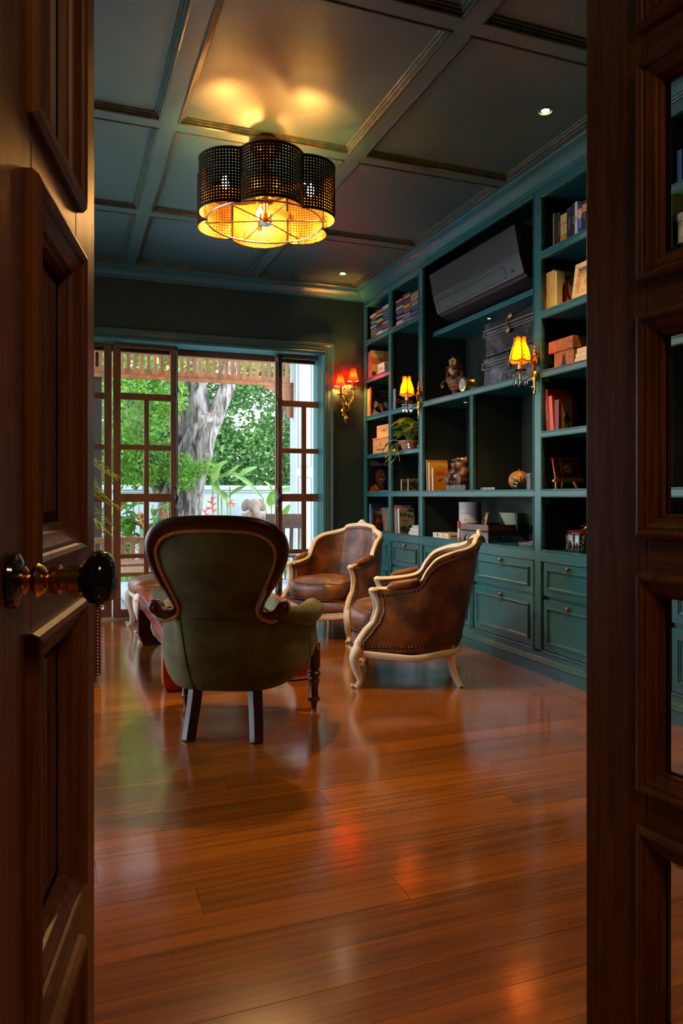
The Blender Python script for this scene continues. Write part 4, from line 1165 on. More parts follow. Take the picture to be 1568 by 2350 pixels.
# ---- foliage
def leaf_mat(name, a, b, c=None):
    m = M(name, a, b, sc=1.6, rough=0.5, lo=.35, hi=.65)
    nt = m.node_tree; n = nt.nodes; L = nt.links
    bs = n['Principled BSDF']; out = n['Material Output']
    tl = n.new('ShaderNodeBsdfTranslucent'); mx = n.new('ShaderNodeMixShader'); mx.inputs[0].default_value = .38
    src = bs.inputs['Base Color'].links[0].from_socket
    L.new(src, tl.inputs[0]); L.new(bs.outputs[0], mx.inputs[1]); L.new(tl.outputs[0], mx.inputs[2]); L.new(mx.outputs[0], out.inputs[0])
    return m
lf_dark = leaf_mat('leaf_deep_green', (0.040, 0.115, 0.028), (0.095, 0.21, 0.04))
lf_mid = leaf_mat('leaf_mid_green', (0.075, 0.19, 0.03), (0.17, 0.31, 0.045))
lf_bright = leaf_mat('leaf_bright_green', (0.09, 0.26, 0.02), (0.22, 0.40, 0.03))
lf_paddle = leaf_mat('leaf_paddle_green', (0.11, 0.26, 0.03), (0.22, 0.36, 0.06))
barkm = M('grey_bark', (0.27, 0.235, 0.20), (0.035, 0.026, 0.02), sc=8, st=(2.0, 2.0, .45), rough=0.9, bump=1.0, bsc=26, bst=(2, 2, .5), lo=.36, hi=.62, detail=10, dist=.7)
def leaves(mb, n, cen, rad, size, holes=(), shell=.35):
    R = random
    for _ in range(n):
        while True:
            v = Vector((R.uniform(-1, 1), R.uniform(-1, 1), R.uniform(-1, 1)))
            if shell < v.length <= 1: break
        q = Vector(cen) + Vector((v.x * rad[0], v.y * rad[1], v.z * rad[2]))
        skip = False
        for hc, hr, pr in holes:
            d = (q.x / q.y - hc[0]) / hr[0], ((q.z - 1.1) / q.y - hc[1]) / hr[1]
            if d[0] ** 2 + d[1] ** 2 < 1 and R.random() < pr: skip = True
        if skip: continue
        u = Vector((R.uniform(-1, 1), R.uniform(-1, 1), R.uniform(-.9, .5))).normalized()
        w = u.cross(Vector((R.uniform(-1, 1), R.uniform(-1, 1), R.uniform(-1, 1)))).normalized()
        s = size * R.uniform(.6, 1.3)
        o = len(mb.v)
        nn = u.cross(w) * s * .10
        mb.v += [tuple(q), tuple(q + u * s * .5 + w * s * .26 + nn), tuple(q + u * s), tuple(q + u * s * .5 - w * s * .26 + nn)]
        mb.f += [(o, o + 1, o + 2), (o, o + 2, o + 3)]
def fast(mb, name, m, parent=None):
    me = bpy.data.meshes.new(name); me.from_pydata(mb.v, [], mb.f); me.update()
    return link(name, me, m, parent)
# the open patch of sky is a thin place between two crowns (direction ratios from the house)
gap = [((.2335, .105), (.026, .022), .80), ((.262, .13), (.02, .03), .45)]
def tree(name, label, base, trunk, blobs, lm, size, group, holes=()):
    t = thing(name, label, 'tree', base, 0, group)
    bx_, by_, bz_ = base
    MB().tube(catmull([(a - bx_, b - by_, c - bz_) for a, b, c, r in trunk], 5), [interp([(i, r[3]) for i, r in enumerate(trunk)], k / 5) for k in range((len(trunk) - 1) * 5 + 1)], 10).build('trunk', barkm, t, smooth=True)
    mb = MB()
    for cen, rad, n in blobs: leaves(mb, n, cen, rad, size, holes)
    mb.v = [(a - bx_, b - by_, c - bz_) for a, b, c in mb.v]
    fast(mb, 'crown', lm, t)
    return t
G = 'trees beyond the garden wall'
tree('broadleaf_tree', 'dark green broadleaf tree beyond the white wall right of the big trunk', (4.6, 15.0, -.1), [(4.6, 15, -.1, .2), (4.5, 15, 1.5, .17), (4.4, 15, 3.5, .12), (4.5, 15, 5, .06)],
     [((3.9, 14.6, 1.75), (2.2, .9, .95), 9000), ((4.2, 15.0, 4.0), (2.6, 1.0, 1.15), 8000), ((5.6, 14.8, 2.6), (1.2, .9, 1.6), 4500), ((3.3, 14.8, 2.75), (.8, .7, .75), 2200)], lf_dark, .115, G, gap)
tree('broadleaf_tree', 'mid green leafy tree beyond the white wall behind the left panes', (0.4, 15.5, -.1), [(0.4, 15.5, -.1, .2), (.4, 15.4, 2, .15), (.6, 15.4, 5, .06)],
     [((0.5, 14.9, 2.4), (2.4, .9, 1.7), 11000), ((1.2, 15.2, 4.6), (2.6, 1.0, 1.3), 7000), ((2.2, 15.6, 2.2), (1.1, .7, 1.6), 4500)], lf_mid, .12, G)
tree('broadleaf_tree', 'tall hazy tree far behind the white wall', (2.5, 21.0, -.1), [(2.5, 21, -.1, .3), (2.5, 21, 3, .25), (2.6, 21, 7, .1)],
     [((-1.5, 20.5, 3.2), (4.0, 1.2, 3.2), 6000), ((3.2, 21.0, 2.0), (3.5, 1.2, 1.9), 5000), ((7.0, 20.5, 3.4), (2.8, 1.2, 3.6), 5000), ((4, 21, 6.8), (4.5, 1.2, 2.0), 5000)], lf_dark, .26, G, gap)
# the big rough trunk in front of the wall
bt = thing('rain_tree', 'big forked tree with grey rough bark standing before the white wall', 'tree', (1.5, 10.8, -.06))
def limb(pts, name):
    P = [(a - 1.5, b - 10.8, c + .06) for a, b, c, r in pts]; Rr = [r for *_, r in pts]
    path = catmull(P, 6); rad = [sm([(i, r) for i, r in enumerate(Rr)], k / 6) for k in range(len(path))]
    mb = MB(); n = 18
    rows = []
    for k, (q, r) in enumerate(zip(path, rad)):
        rows.append([q + Vector((math.cos(2 * PI * i / n), math.sin(2 * PI * i / n), 0)) * r * (1 + .10 * math.sin(3 * 2 * PI * i / n + k * .25) + .06 * math.sin(5 * 2 * PI * i / n - k * .4)) for i in range(n)])
    mb.grid(rows, cv=True, capu=True)
    mb.build(name, barkm, bt, smooth=True, ang=2)
limb([(1.46, 10.8, -.06, .46), (1.50, 10.8, .5, .33), (1.60, 10.8, 1.1, .30), (1.78, 10.8, 1.6, .26), (1.90, 10.8, 2.0, .235), (1.98, 10.8, 2.22, .20), (2.0, 10.8, 2.32, .10)], 'trunk')
limb([(1.90, 10.8, 2.10, .17), (1.85, 10.82, 2.45, .15), (1.80, 10.85, 2.9, .135), (1.74, 10.9, 3.6, .13), (1.6, 11, 4.6, .10)], 'bough')
limb([(2.02, 10.8, 2.12, .16), (2.17, 10.8, 2.48, .135), (2.29, 10.8, 2.85, .115), (2.38, 10.8, 3.6, .11), (2.6, 10.8, 4.6, .08)], 'bough')
limb([(1.60, 10.95, 1.1, .16), (1.62, 11.0, 1.7, .14), (1.60, 11.05, 2.3, .13), (1.66, 11.1, 2.9, .11), (1.7, 11.1, 4.0, .09)], 'bough')
limb([(1.40, 10.9, 1.0, .14), (1.15, 11.0, 1.6, .12), (1.0, 11.1, 2.1, .11), (.90, 11.1, 2.8, .10), (.8, 11.1, 3.8, .08)], 'bough')
for lm, blobs in ((lf_bright, (((1.52, 10.25, 1.42), (.26, .22, .26), 900, .06), ((1.85, 10.3, 1.50), (.16, .15, .12), 260, .05), ((1.40, 10.3, 2.45), (.22, .2, .35), 420, .07), ((.55, 10.2, 2.2), (.75, .3, .8), 900, .085), ((.9, 10.3, 1.6), (.45, .25, .40), 800, .075))),
                  (lf_mid, (((.55, 10.5, 2.2), (.85, .3, .9), 1300, .10), ((0.2, 10.4, 1.5), (.4, .25, .5), 700, .09), ((1.0, 10.6, 3.0), (1.1, .4, .4), 1300, .09), ((2.4, 10.9, 3.3), (1.0, .4, .35), 900, .08), ((1.1, 10.7, 1.6), (.4, .2, .4), 700, .09)))):
    mb = MB()
    for cen, rad, n, s in blobs: leaves(mb, n, cen, rad, s)
    mb.v = [(a - 1.5, b_ - 10.8, c + .06) for a, b_, c in mb.v]
    fast(mb, 'foliage', lm, bt)

# ---- heliconias: paddle leaves and red bracts
flowerm = M('heliconia_red', (0.75, 0.05, 0.03), (0.85, 0.14, 0.04), sc=30, rough=0.4)
stemm = M('heliconia_stem', (0.20, 0.34, 0.06), rough=0.5)
def paddle(base, mid, tip, w, parent, name='leaf'):
    P = catmull([base, mid, tip], 7); rows = []
    n = len(P)
    for i, q in enumerate(P):
        d = (P[min(i + 1, n - 1)] - P[max(i - 1, 0)]).normalized(); s_ = d.cross(Vector((0, -.45, 1))).normalized()
        if s_.length < .1: s_ = Vector((1, 0, 0))
        up = s_.cross(d).normalized(); ww = w * math.sin(PI * min(1, .06 + .94 * i / (n - 1))) ** .65
        rows.append([q - s_ * ww + up * ww * .25, q - s_ * ww * .5 + up * ww * .06, q, q + s_ * ww * .5 + up * ww * .06, q + s_ * ww + up * ww * .25])
    return MB().grid(rows).build(name, lf_paddle, parent, smooth=True, ang=2)
def bract(p, d, parent, n=5, s=.06):
    mb = MB(); p = Vector(p); d = Vector(d).normalized(); side = d.cross(Vector((0, 1, 0))).normalized()
    for k in range(n):
        q = p + d * (k * s * .75); e = side * (1 if k % 2 else -1)
        tip = q + e * s * 1.3 + d * s * .7
        mb.tube([q, q.lerp(tip, .5) - d * s * .1, tip], [s * .22, s * .2, .001], 5)
    mb.tube([p - d * .02, p + d * n * s * .75], .008, 5)
    return mb.build('flower_bract', flowerm, parent, smooth=True)
hp = thing('heliconia_plant', 'tall heliconia with broad arching leaves before the statue', 'plant', (2.02, 10.0, -.06))
loc = lambda a, b_, c: (a - 2.02, b_ - 10.0, c + .06)
for sx_, sz in ((1.90, 1.22), (1.97, 1.30), (2.02, 1.18), (2.10, 1.10), (2.14, 1.22)):
    MB().tube([loc(sx_ + .01, 10, -.06), loc(sx_ + .02, 10, .6), loc(sx_, 10, sz)], [.016, .013, .010], 6).build('stem', stemm, hp, smooth=True)
for b0, m0, t0, w in (((1.97, 10, 1.30), (2.12, 9.95, 1.40), (2.27, 9.9, 1.52), .055), ((1.92, 10, 1.33), (2.22, 9.9, 1.36), (2.58, 9.8, 1.04), .075), ((2.22, 10, 1.30), (2.35, 9.95, 1.42), (2.52, 9.95, 1.50), .07),
                      ((1.90, 10, 1.22), (1.93, 9.95, 1.36), (1.98, 9.95, 1.52), .06), ((2.12, 10, 1.08), (2.22, 9.95, 1.16), (2.36, 9.95, 1.24), .05), ((2.02, 10, 1.16), (2.04, 9.9, 1.08), (2.10, 9.9, .98), .06), ((1.93, 10, 1.28), (1.94, 9.9, 1.18), (1.98, 9.9, 1.10), .05), ((1.95, 10, 1.40), (2.0, 10, 1.5), (2.12, 10, 1.58), .06)):
    paddle(loc(*b0), loc(*m0), loc(*t0), w, hp)
bract(loc(1.90, 9.98, .88), (-.1, 0, 1), hp, 5, .055); bract(loc(1.80, 9.98, .84), (.2, 0, 1), hp, 3, .05); bract(loc(2.10, 9.95, 1.00), (.6, 0, -.1), hp, 3, .05)
MB().tube([loc(2.56, 9.82, 1.06), loc(2.62, 9.85, .85), loc(2.70, 9.9, .66)], .008, 5).build('stem', stemm, hp)
h2 = thing('heliconia_plant', 'red-flowered heliconia at the edge of the terrace doors beside the statue', 'plant', (2.70, 9.9, -.06))
l2 = lambda a, b_, c: (a - 2.70, b_ - 9.9, c + .06)
MB().tube([l2(2.70, 9.9, -.06), l2(2.71, 9.9, .6), l2(2.70, 9.9, 1.25)], .011, 6).build('stem', stemm, h2)
paddle(l2(2.70, 9.9, .86), l2(2.68, 9.85, 1.02), l2(2.74, 9.85, 1.20), .06, h2); paddle(l2(2.70, 9.9, 1.10), l2(2.66, 9.85, 1.22), l2(2.58, 9.85, 1.30), .05, h2)
paddle(l2(2.72, 9.9, 1.15), l2(2.85, 9.85, 1.16), l2(3.0, 9.85, 1.22), .06, h2); paddle(l2(2.72, 9.9, .7), l2(2.86, 9.85, .82), l2(2.96, 9.85, .98), .06, h2)
bract(l2(2.70, 9.85, .60), (0.05, 0, 1), h2, 5, .055)
for i in range(11):
    bx_ = -.15 + i * .145 + random.uniform(-.05, .05); by_ = 10.2 + random.uniform(-.15, .35)
    words = ['leftmost', 'second', 'third', 'fourth', 'fifth', 'sixth', 'seventh', 'eighth', 'ninth', 'tenth', 'eleventh'][i]
    t = thing('heliconia_plant', ('%s green heliconia counted along the bed behind the left panes' % words), 'plant', (bx_, by_, -.06), 0, 'heliconias behind the left panes')
    for k in range(3):
        ox = random.uniform(-.08, .08); hh = random.uniform(.7, 1.15)
        MB().tube([(ox, 0, 0), (ox + .02, 0, hh * .6), (ox * 1.5, 0, hh)], [.014, .011, .008], 5).build('stem', stemm, t)
        for q in range(4):
            z = hh * random.uniform(.35, 1.0); a = random.uniform(0, 2 * PI); ln = random.uniform(.22, .36)
            paddle((ox, 0, z), (ox + math.cos(a) * ln * .5, math.sin(a) * ln * .4 - .03, z + ln * .35), (ox + math.cos(a) * ln, math.sin(a) * ln * .7 - .04, z + ln * random.uniform(.0, .6)), random.uniform(.035, .055), t)
    if i % 2 == 0: bract((random.uniform(-.06, .06), -.08, random.uniform(.75, 1.0)), (random.uniform(-.4, .4), 0, 1), t, 5, .05)

# ---- sandstone elephant-headed statue against the wall
sd = M('pink_sandstone', (0.16, 0.105, 0.075), (0.12, 0.08, 0.057), sc=9, rough=0.85)
stt = thing('garden_statue', 'seated sandstone elephant-headed statue before the white wall', 'statue', (2.98, 12.0, -.06))
b = MB()
b.ell((0, 0, .62), (.155, .13, .24), 18, 14).ell((0, -.02, .42), (.19, .16, .17), 18, 12).ell((0, -.03, .98), (.105, .11, .135), 16, 12).ell((0, 0, .82), (.17, .10, .09), 16, 10)
for s_ in (-1, 1):
    b.tube(catmull([(s_ * .15, 0, .85), (s_ * .205, -.02, .74), (s_ * .235, -.06, .64), (s_ * .27, -.14, .635)], 5), [lerp(.055, .036, i / 15) for i in range(16)], 10)
    b.ell((s_ * .285, -.16, .645), (.035, .04, .04), 10, 8)
    b.ell((s_ * .135, .03, 1.0), (.075, .025, .115), 12, 10, Matrix.Rotation(s_ * -.35, 4, 'Y'))
    b.ell((s_ * .20, -.10, .28), (.19, .15, .09), 14, 10)
b.tube(catmull([(0, -.11, .96), (.0, -.17, .86), (.03, -.18, .76), (.09, -.17, .72), (.14, -.16, .76)], 5), [lerp(.055, .025, i / 20) for i in range(21)], 10)
b.lathe([(0, 0), (.34, 0), (.34, .16), (.30, .20), (0, .20)], 20)
o = b.build('body', sd, stt, smooth=True)
r_ = o.modifiers.new('merge', 'REMESH'); r_.mode = 'VOXEL'; r_.voxel_size = .014; r_.use_smooth_shade = True

# ---- terrace furniture
tw = M('outdoor_teak', (0.36, 0.17, 0.085), (0.25, 0.11, 0.055), sc=6, st=(1, 1, 1), rough=0.45)
bn = thing('garden_bench', 'slatted teak garden bench with curved arm outside the left pane', 'bench', (0.55, 8.35, -.03), math.radians(12))
for x in (-.55, .35):
    for y, h in ((-.26, .42), (.26, .66)):
        MB().box(x - .03, x + .03, y - .03, y + .03, 0, h).build('leg', tw, bn, bevel=.005)
    MB().tube(catmull([(x, .26, .64), (x, .10, .66), (x, -.12, .63), (x, -.30, .54), (x, -.33, .44)], 6), [(.016, .034)] * 25, 8).build('arm', tw, bn, smooth=True)
for k in range(6): MB().box(-.62, .42, -.28 + k * .09, -.28 + k * .09 + .072, .38, .405).build('slat', tw, bn, bevel=.004)
MB().box(-.6, .40, -.30, -.27, .28, .38).build('front_rail', tw, bn, bevel=.004)
MB().box(-.6, .40, .24, .27, .60, .66).build('back_rail', tw, bn, bevel=.004)
for k in range(9): MB().box(-.55 + k * .11, -.50 + k * .11, .245, .265, .41, .60).build('back_slat', tw, bn)
tb = thing('garden_table', 'low teak garden table outside the left pane', 'table', (0.55, 7.52, -.03))
MB().box(-.42, .42, -.28, .28, .36, .40).build('table_top', tw, tb, bevel=.005)
for x in (-.36, .36):
    for y in (-.22, .22): MB().box(x - .03, x + .03, y - .03, y + .03, 0, .36).build('leg', tw, tb, bevel=.004)
dkw = M('dark_chair_wood', (0.13, 0.075, 0.05), (0.09, 0.05, 0.035), sc=6, rough=0.5)
dc = thing('terrace_chair', 'dark wooden slat-back chair on the terrace behind the right pane', 'chair', (2.38, 8.35, -.03), math.radians(-25))
for x in (-.2, .2):
    MB().tube([(x, .22, 0), (x, .24, .42), (x, .33, .90)], [(.018, .018)] * 3, 4, sq=True).build('leg', dkw, dc)
    MB().tube([(x, -.2, 0), (x, -.2, .43)], .02, 4, sq=True).build('leg', dkw, dc)
MB().box(-.23, .23, -.23, .23, .42, .45).build('seat', dkw, dc, bevel=.005)
MB().obox((0, .30, .82), (.22, 0, 0), (0, .010, .002), (0, .02, .085)).build('top_rail', dkw, dc)
for k in range(3): MB().obox((-.1 + k * .1, .262, .59), (.022, 0, 0), (0, .008, 0), (0, .024, .15)).build('back_slat', dkw, dc)
gr = thing('driftwood_bundle', 'tan dry reed bundle standing behind the right pane', 'reeds', (3.02, 9.55, -.06))
mb = MB()
for k in range(170):
    a = random.uniform(0, 2 * PI); r = random.uniform(0, .30); x, y = r * math.cos(a), r * math.sin(a) * .6
    mb.tube([(x, y, 0), (x * 1.1 + random.uniform(-.05, .05), y, .25), (x * 1.3 + random.uniform(-.14, .14), y + random.uniform(-.08, .08), random.uniform(.32, .52))], [.008, .006, .003], 4)
mb.build('reed', M('dry_reed', (0.50, 0.36, 0.20), (0.35, 0.23, 0.12), sc=12, rough=0.8), gr)['kind'] = 'stuff'
# ================================================================== things on the shelves
paper = M('page_paper', (0.62, 0.52, 0.36), (0.52, 0.42, 0.28), sc=60, st=(1, 30, 1), rough=0.8)
def cm(h, rough=.45): return M('cloth_' + h.strip('#'), h, rough=rough)
inkd = M('ink_dark', (0.02, 0.018, 0.016), rough=.6)
inkw = M('ink_white', (0.75, 0.72, 0.66), rough=.6)
inky = M('ink_yellow', (0.70, 0.50, 0.06), rough=.6)
inkr = M('ink_red', (0.45, 0.05, 0.03), rough=.6)
inkg = M('ink_gold', (0.55, 0.36, 0.12), rough=.5)
def flat(parent, pts, y, m, name='print', t=.0008):
    return MB().prism([(a, b) for a, b in pts], y, y - t, lambda a, b, h: (a, h, b)).build(name, m, parent)
def flatx(parent, pts, x, m, name='print', t=.0008):
    return MB().prism([(a, b) for a, b in pts], x, x - t, lambda a, b, h: (h, a, b)).build(name, m, parent)
def el(cx_, cz, rx, rz, n=18, a0=0, a1=2 * PI): return [(cx_ + rx * math.cos(a0 + (a1 - a0) * k / n), cz + rz * math.sin(a0 + (a1 - a0) * k / n)) for k in range(n)]
def rc_(a0, a1, b0, b1): return [(a0, b0), (a1, b0), (a1, b1), (a0, b1)]
def book(label, x, y0, y1, z, h, d, c, lean=0.0, spine=None, ink=None, ssz=.012, group=None, name='book', pg=paper, bands=()):
    t_ = y1 - y0
    t = thing(name, label, 'book', (x, (y0 + y1) / 2, z), 0, group)
    t.rotation_euler = (lean, 0, 0)
    m = cm(c) if isinstance(c, str) else c
    k = min(.0025, t_ * .2)
    MB().box(0, k, -t_ / 2, t_ / 2, 0, h).box(k, d, -t_ / 2, -t_ / 2 + k, 0, h).box(k, d, t_ / 2 - k, t_ / 2, 0, h).build('cover', m, t)
    MB().box(k, d - .004, -t_ / 2 + k, t_ / 2 - k, .003, h - .004).build('pages', pg, t)
    for a, b_, mm in bands: flatx(t, rc_(-t_ / 2, t_ / 2, a * h, b_ * h), 0, mm, 'spine_band')
    if spine: text(spine, ssz, ink or inkw, t, (-.001, 0, h * .52), SPINE_X, 'spine_lettering')
    return t
B = book
# --- top right: paperbacks under the ceiling
g = 'books on the top shelf of the right bay'
xs_ = [(3.728, 3.737, .21, '#b98a3a'), (3.712, 3.727, .205, '#15110f'), (3.690, 3.711, .205, '#181315'), (3.667, 3.689, .200, '#1a1512'), (3.606, 3.665, .175, '#c9a56a'), (3.560, 3.604, .19, '#14161c'), (3.536, 3.558, .205, '#12131a'), (3.509, 3.534, .205, '#cfc4ae'), (3.469, 3.507, .175, '#1c3f9a'), (3.430, 3.467, .185, '#2a1a22')]
lb = ['thin tan book at the far end of the top row', 'slim black book next to the tan one on the top shelf', 'black paperback third from the far end of the top shelf', 'black paperback with orange spine lettering on the top shelf', 'cream and orange paperback with black title on the top shelf',
      'thick black paperback with blue top edge on the top shelf', 'black paperback with white spine title on the top shelf', 'cream paperback before the blue French book', 'blue and pink French language book on the top shelf', 'dark paperback with small photo nearest the door on the top shelf']
spn = [None, None, None, 'LES TEMPS DE LA', 'Roman', 'Vocabulaire de l', 'IDIOMES', 'guide', 'FRENCH', 'Histoire']
for (a, b_, h, c), l, s_ in zip(xs_, lb, spn):
    o = B(l, 2.79, a, b_, 2.6025, h, .13, c, 0, s_, {'#1a1512': inkg, '#c9a56a': inkd, '#cfc4ae': inkd}.get(c, inkw), .026 if s_ == 'FRENCH' else .011, g)
    if c == '#c9a56a':
        flatx(o, rc_(-.0295, .0295, 0, .055), 0, cm('#c8741c'), 'spine_band'); flatx(o, rc_(-.0295, .0295, .112, .122), 0, cm('#c8741c'), 'spine_band')
    if c == '#1c3f9a': flatx(o, rc_(-.019, .019, .098, .152), 0, cm('#d79a86'), 'spine_band')
    if c == '#14161c': MB().box(-.001, .13, -.022, .022, h - .006, h + .001).build('top_band', cm('#1c4fa0'), o)
    if c == '#2a1a22': flatx(o, rc_(-.018, .018, .12, .165), 0, cm('#c98a5a'), 'spine_photo')
# next bay (seen through the door glass)
g = 'books on the top shelf behind the door glass'
for k, (c, h, w, l) in enumerate((('#7a2020', .19, .03, 'dark red'), ('#b9b4a6', .18, .025, 'pale grey'), ('#6a6f2a', .20, .03, 'olive'), ('#1b4f86', .19, .035, 'blue'), ('#2f7d34', .18, .025, 'green'), ('#16181c', .17, .03, 'black'), ('#a32620', .17, .04, 'bright red'), ('#c9c2b0', .18, .03, 'cream'))):
    yk = 3.20 - k * .045
    B(l + ' book on the top shelf behind the door glass', 2.79, yk - w, yk, 2.6025, h, .13, c, 0, None, None, .01, g)
for k, (c, h, w, l) in enumerate((('#1b4f86', .17, .03, 'blue'), ('#2f7d34', .17, .028, 'green'), ('#16181c', .165, .035, 'black'), ('#a32620', .16, .035, 'red'), ('#d0c8b4', .17, .03, 'white'), ('#c9a83a', .17, .03, 'yellow'))):
    yk = 2.77 - k * .05
    B(l + ' book in the row nearest the camera on the top shelf', 2.79, yk - w, yk, 2.6025, h, .13, c, 0, None, None, .01, g)
# map-pattern storage boxes through the glass
mapm = M('map_print', (0.62, 0.48, 0.30), (0.40, 0.26, 0.14), sc=14, rough=.6, lo=.49, hi=.52, detail=6)
def sbox(name, label, x0, x1, y0, y1, z0, z1, m, cat='box', lid=.3, lm=None, grp=None):
    t = thing(name, label, cat, ((x0 + x1) / 2, (y0 + y1) / 2, z0), 0, grp)
    hx_, hy_, H_ = (x1 - x0) / 2, (y1 - y0) / 2, z1 - z0
    MB().box(-hx_, hx_, -hy_, hy_, 0, H_ * (1 - lid)).build('body', m, t, bevel=.002)
    MB().box(-hx_ - .003, hx_ + .003, -hy_ - .003, hy_ + .003, H_ * (1 - lid) + .001, H_).build('lid', lm or m, t, bevel=.002)
    return t
sbox('map_box', 'large map-printed box behind the door glass', 2.80, 3.05, 2.47, 2.775, 2.33, 2.47, mapm)
sbox('storage_box', 'brown cardboard box under the map-printed one behind the glass', 2.80, 3.05, 2.45, 2.775, 1.867, 2.329, M('brown_card', (0.36, 0.17, 0.06), rough=.6))
sbox('map_box', 'small map-printed box beside the brown one behind the glass', 2.80, 3.05, 2.10, 2.42, 1.867, 2.15, mapm)
downlight('tiny lit downlight under the top shelf behind the door glass', (2.86, 2.62, 2.562), 7, .016, 110, 'small downlights under shelves')
# red vases through the glass
vred = M('red_enamel', (0.48, 0.015, 0.02), (0.40, 0.012, 0.016), sc=5, rough=.16, coat=.6)
vgold = M('vase_blossom', (0.80, 0.62, 0.30), rough=.5)
vprof = [(0, 0), (.045, 0), (.05, .01), (.045, .03), (.055, .08), (.075, .16), (.085, .22), (.078, .27), (.05, .30), (.03, .315), (.028, .35), (.036, .365), (.030, .366), (.022, .35), (0, .345)]
for (yy_, xx_, l) in ((3.02, 2.95, 'slim red enamel vase behind the door glass'), (2.70, 2.95, 'large red blossom vase behind the door glass'), (2.38, 2.98, 'third red enamel vase nearest the camera behind the glass')):
    s_ = .8 if yy_ > 3 else 1.0
    t = thing('vase', l, 'vase', (xx_, yy_, 1.1365), 0, 'red vases behind the door glass')
    MB().lathe([(r * s_, z * s_) for r, z in vprof], 24).build('body', vred, t, smooth=True)
    fl_ = MB()
    for k in range(26):
        a = random.uniform(0, 2 * PI); z = random.uniform(.10, .27); r = interp([(.08, .055), (.16, .075), (.22, .085), (.27, .078)], z) * s_
        fl_.ell((r * math.cos(a), r * math.sin(a), z * s_), (.011 * s_, .011 * s_, .010 * s_), 6, 4)
    fl_.build('blossom', vgold, t)['kind'] = 'stuff'
    MB().lathe([(.029 * s_, .344 * s_), (.039 * s_, .366 * s_), (.029 * s_, .368 * s_)], 20).build('rim', brass, t, smooth=True)
shoe = thing('silver_duck', 'dark metal duck figure before the red vase behind the glass', 'figurine', (2.83, 2.62, 1.1365))
MB().ell((0, 0, .035), (.03, .075, .035), 14, 10).tube(catmull([(0, .05, .05), (0, .075, .08), (0, .08, .10), (0, .10, .105), (0, .125, .098)], 4), [.02, .016, .015, .014, .014, .014, .015, .016, .016, .015, .013, .011, .009, .007, .006, .005, .004], 8).build('body', M('dark_silver', (0.20, 0.17, 0.15), rough=.25, metal=.9), shoe, smooth=True)

# --- right bay: yellow paperbacks, frame, boxes, red books, easel, lacquer box
o = B('yellow paperback at the far end of the right second shelf', 2.79, 3.777, 3.829, 2.2355, .235, .15, '#d0a045', 0, 'DELACROIX', inkr, .010, 'yellow paperbacks')
o = B('yellow paperback between its twin and the figure-cover book', 2.79, 3.721, 3.775, 2.2355, .235, .15, '#d3a54c', 0, 'JOURNAL', inkr, .010, 'yellow paperbacks')
o = B('cream book with a red standing figure on its cover', 2.79, 3.700, 3.7195, 2.2355, .222, .15, '#d8bd86', 0, 'contes', inkd, .009)
y_ = -.0105
red_f = cm('#7a2414'); blk = cm('#1b1512')
flat(o, [(.045, .0), (.062, .0), (.070, .05), (.078, .075), (.088, .05), (.112, .015), (.122, .02), (.098, .075), (.085, .10), (.082, .14), (.078, .16), (.062, .16), (.052, .14), (.046, .10)], y_, red_f)
flat(o, [(.040, .01), (.048, .01), (.052, .10), (.056, .15), (.050, .16), (.040, .12)], y_ - .001, blk)
flat(o, el(.068, .175, .013, .018), y_ - .001, red_f); flat(o, el(.069, .185, .014, .012), y_ - .002, blk)
flat(o, [(.085, .205), (.102, .196), (.086, .198)], y_, blk); flat(o, [(.090, .198), (.104, .189), (.091, .191)], y_, blk)
text('Pied', .017, inkd, o, (.115, y_, .105), FACE_Y)
fr = thing('framed_print', 'pale wooden picture frame beside the yellow books', 'frame', (2.80, 3.47, 2.2355))
fr.rotation_euler = (0, math.radians(8), 0)
MB().ring((-.085, .085, .0, .215), [(0, 0), (0, .018), (.008, .022), (.03, .02), (.034, .01), (.034, 0)], lambda a, b, p: (-p, a, b)).build('frame', M('limed_wood', (0.55, 0.42, 0.28), (0.40, 0.28, 0.17), sc=10, st=(1, 1, 4), rough=.6), fr)
MB().box(-.004, .004, -.052, .052, .033, .182).build('picture', M('old_print', (0.55, 0.38, 0.16), (0.18, 0.12, 0.07), sc=22, rough=.6), fr)
wbx = M('rough_wood', (0.33, 0.13, 0.045), (0.20, 0.075, 0.025), sc=30, st=(1, 1, 1), rough=.6, bump=.3, bsc=80)
t = thing('wooden_box', 'rough brown wooden box with overhanging lid on the right shelf', 'box', (2.79, 3.640, 1.8665))
MB().box(.006, .146, -.09, .095, 0, .098).build('body', wbx, t, bevel=.003)
MB().box(-.004, .152, -.093, .139, .098, .172).build('lid', wbx, t, bevel=.004)
flatx(t, [(-.035, 0), (-.020, .018), (-.014, .045), (-.010, .085), (.004, .062), (.018, .085), (.016, .045), (.024, .018), (.042, 0)], .006, M('hollow_shade', (0.01, 0.006, 0.004), rough=.8), 'cut_out_shade')  # near-black flat patch, painted shade standing in for the hollow opening
for k, (w, l) in enumerate(((.105, 'bottom white book in the small stack beside the wooden box'), (.095, 'middle white book in the small stack beside the wooden box'), (.08, 'top white book in the small stack beside the wooden box'))):
    t = thing('book', l, 'book', (2.78, 3.47 - .004 * k, 1.8665 + k * .0275), 0, 'white books beside the wooden box')
    MB().box(0, .13, -w / 2 - .02, w / 2, 0, .0265).build('cover', cm('#cdb99a'), t, bevel=.001)
    text('C  C', .012, inkg, t, (-.001, 0, .013), FACE_X, 'spine_lettering')
